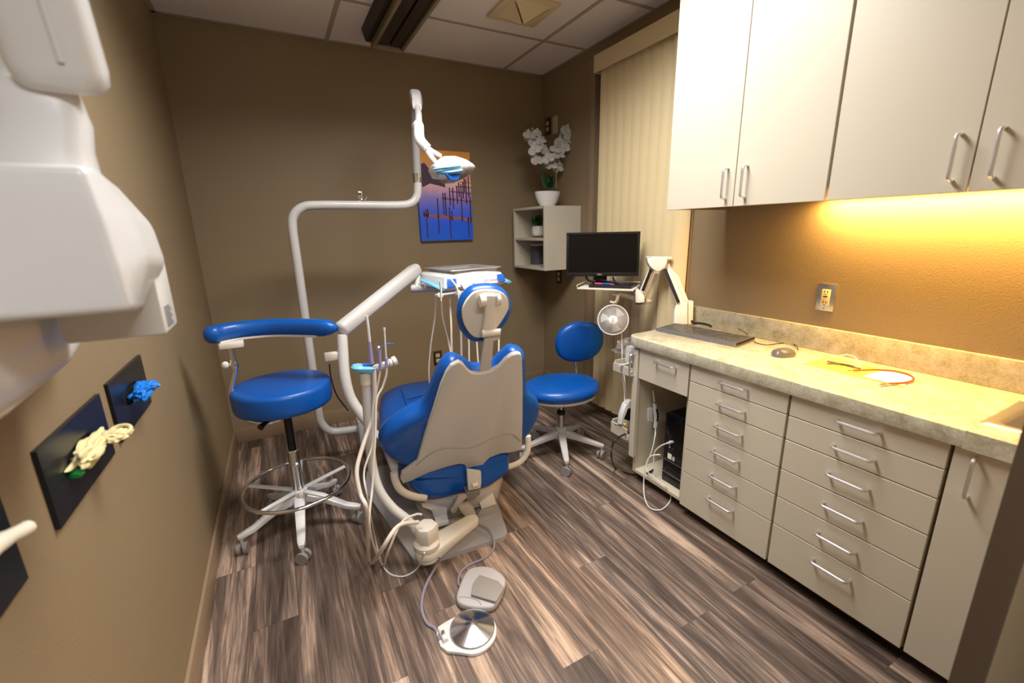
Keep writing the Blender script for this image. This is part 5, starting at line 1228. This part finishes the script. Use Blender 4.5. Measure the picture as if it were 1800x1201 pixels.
# ================================================================== glove dispensers on the left wall
def crumpled(c, r, seed, amp=.35, sub=4):
    bm = new(); bmesh.ops.create_icosphere(bm, subdivisions=sub, radius=1)
    for v in bm.verts:
        n = v.co.copy(); k = 1+amp*noise.noise(n*1.6+V(seed, 0, 0))+amp*.5*noise.noise(n*4+V(seed, 5, 0))+amp*.7*(.3-abs(noise.noise(n*3.1+V(2, seed, 0))))
        v.co = Vector(c)+V(n.x*r[0], n.y*r[1], n.z*r[2])*k
    return bm
def glove_plate(lab, ya_, yb_, z0, z1, gm, shape):
    t = thing('glove_dispenser', lab, 'glove dispenser', (XL, (ya_+yb_)/2, z0), 'glove plates on the left wall')
    xf = XL+.008; yc, zc = (ya_+yb_)/2, (z0+z1)/2+.004; N = 32
    def ring_(x, inner):
        out = []
        for k in range(N):
            a = 2*math.pi*k/N; cy_, sz_ = math.cos(a), math.sin(a)
            if inner: out.append(V(x, yc+cy_*.075, zc+sz_*.024))
            else:
                hw, hh = (yb_-ya_)/2, (z1-z0)/2; s_ = min(hw/max(1e-6, abs(cy_)), hh/max(1e-6, abs(sz_)))
                out.append(V(x, yc+cy_*s_, (z0+z1)/2+sz_*s_))
        if not inner:
            hw, hh = (yb_-ya_)/2, (z1-z0)/2
            for sy_ in (-1, 1):
                for sz in (-1, 1):
                    c_ = V(x, yc+sy_*hw, (z0+z1)/2+sz*hh); j = min(range(N), key=lambda q: (out[q]-c_).length); out[j] = c_
        return out
    bm = new(); rs = [[bm.verts.new(p_) for p_ in ring_(*q)] for q in ((XL, True), (xf, True), (xf, False), (XL, False))]
    for a, b in zip(rs, rs[1:]):
        for k in range(N): bm.faces.new((a[k], a[(k+1) % N], b[(k+1) % N], b[k]))
    bmesh.ops.recalc_face_normals(bm, faces=bm.faces)
    put('cover_plate', bm, M_darkplate, t, smooth=False)
    for sy_ in (ya_, yb_):
        pass
    put('slot_back', box(new(), (XL, yc-.076, zc-.025), (XL+.003, yc+.076, zc+.025)), M_ink, t, smooth=False)
    return t, yc, zc
t, yc, zc = glove_plate('black steel glove plate with a cream latex glove pulled out', .953, 1.262, .864, 1.013, M_latex, 0)
gv = thing('latex_glove', 'cream latex glove hanging from the wall dispenser slot', 'glove', (XL+.02, 1.10, .94))
bm = crumpled((XL+.022, 1.10, .943), (.018, .070, .021), 2.0, .5); put('glove_palm', bm, M_latex, gv, angle=80)
bm = crumpled((XL+.045, 1.155, .945), (.026, .026, .011), 5.0, .4); put('glove_cuff', bm, M_latex, gv, angle=80)
bm = new(); tube(bm, [(XL+.055+.018*math.cos(a), 1.165+.018*math.sin(a)*.9, .95+.006*math.sin(a)) for a in [2*math.pi*k/10 for k in range(10)]], .004, 8, 3, True); put('cuff_roll', bm, M_latex, gv)
bm = crumpled((XL+.016, 1.038, .925), (.012, .012, .009), 7, .2, 2); put('green_tag', bm, M_green, gv)
t, yc, zc = glove_plate('black steel glove plate with a blue nitrile glove pulled out', 1.322, 1.626, .865, 1.016, M_nitrile, 1)
gv = thing('nitrile_glove', 'crumpled blue nitrile glove sticking out of the wall dispenser', 'glove', (XL+.02, 1.47, .94))
bm = crumpled((XL+.028, 1.475, .942), (.018, .055, .020), 4.2, .6); put('glove_palm', bm, M_nitrile, gv, angle=80)
bm = crumpled((XL+.045, 1.50, .950), (.018, .024, .012), 8.2, .4); put('glove_cuff', bm, M_nitrile, gv, angle=80)
t, yc, zc = glove_plate('black steel glove plate at the left edge nearest the viewer', .525, .832, .860, 1.010, M_whiteglove, 2)
gv = thing('white_glove', 'white glove finger poking out of the nearest wall plate', 'glove', (XL+.02, .75, .94))
fp_ = on_x(46, 926, XL+.05); 
bm = new(); tube(bm, [(XL+.012, fp_.y-.10, .945), (XL+.035, fp_.y-.05, fp_.z+.004), (XL+.05, fp_.y-.008, fp_.z), (XL+.052, fp_.y, fp_.z-.001)], [.012, .012, .010, .004], 10); put('glove_finger', bm, M_whiteglove, gv)
bm = crumpled((XL+.024, fp_.y-.11, .943), (.016, .04, .018), 3.2, .4); put('glove_palm', bm, M_whiteglove, gv, angle=80)

# ================================================================== wall-mounted x-ray unit, left foreground
t = thing('x_ray_unit', 'white wall-mounted dental x-ray head with folded arm in the foreground', 'x-ray unit', (XL, .85, 1.12))
bm = new(); loft(bm, [sellipse(V(-.363+c, y, z), V(a, 0, 0), V(0, 0, h), 20, 4) for y, c, a, z, h in ((.45, 0, .03, 1.23, .09), (.47, 0, .036, 1.23, .104), (.80, .0, .036, 1.23, .104), (1.0, .0, .036, 1.235, .095), (1.10, -.002, .034, 1.24, .075), (1.125, -.004, .03, 1.24, .06))]); put('wall_box', bm, M_white, t, angle=50)
bm = new(); box(bm, (-.305, .90, 1.195), (-.176, 1.0, 1.32), .006); cone = put('lower_cover', bm, M_white, t)
for k in range(9): put('barcode_line', box(new(), (-.1755, .915+k*.0, 1.205+k*.004), (-.1752, .965-(k % 3)*.006, 1.2065+k*.004)), M_ink, cone, smooth=False)
def hs_(y, pts): return [V(-.398, y, on_y(*pts[0], y).z)]+[on_y(px_, py_, y) for px_, py_ in pts]+[V(-.398, y, on_y(*pts[-1], y).z)]
bm = new(); loft(bm, [hs_(.70, ((150, 290), (182, 385), (212, 470), (238, 547))), hs_(.80, ((172, 296), (228, 375), (262, 455), (245, 546))), hs_(.93, ((200, 322), (268, 395), (292, 462), (252, 545))), hs_(.99, ((215, 352), (270, 420), (284, 470), (250, 530)))])
bmesh.ops.bevel(bm, geom=list(bm.edges), offset=.010, segments=3, profile=.5, affect='EDGES'); put('tube_head', bm, M_white, t, angle=50)
bm = new(); loft(bm, [sellipse(on_y(x, y, Y), V(a, 0, 0), V(0, a*.8, 0), 20, 3) for x, y, Y, a in ((72, 305, .80, .056), (74, 262, .80, .048), (78, 215, .80, .044), (60, 150, .80, .038))]); put('yoke', bm, M_white, t, angle=50)
a, b = on_y(104, 118, .78), on_y(15, -150, .74); d_ = (b-a).normalized(); s_ = d_.cross(V(0, 1, 0)).normalized(); n_ = s_.cross(d_).normalized()
bm = new(); loft(bm, [sellipse(a.lerp(b, f), s_*w_, n_*h_, 24, 3.4) for f, w_, h_ in ((-.20, .022, .016), (-.185, .034, .026), (-.12, .042, .033), (0, .0445, .035), (.5, .0445, .035), (1.0, .043, .034), (1.6, .042, .033))]); sa = put('support_arm', bm, M_white, t, angle=50)
bm = new(); tube(bm, [a.lerp(b, f)-n_*.0345*(1 if n_.y > 0 else -1)-s_*.012 for f in (0.05, .5, 1.0)], .004, 6); put('arm_ridge', bm, M_white, sa)
bm = new(); tube(bm, [on_y(-30, -60, .84), on_y(-5, 120, .84), on_y(12, 290, .84)], .028, 16); put('rear_arm', bm, M_white, t)
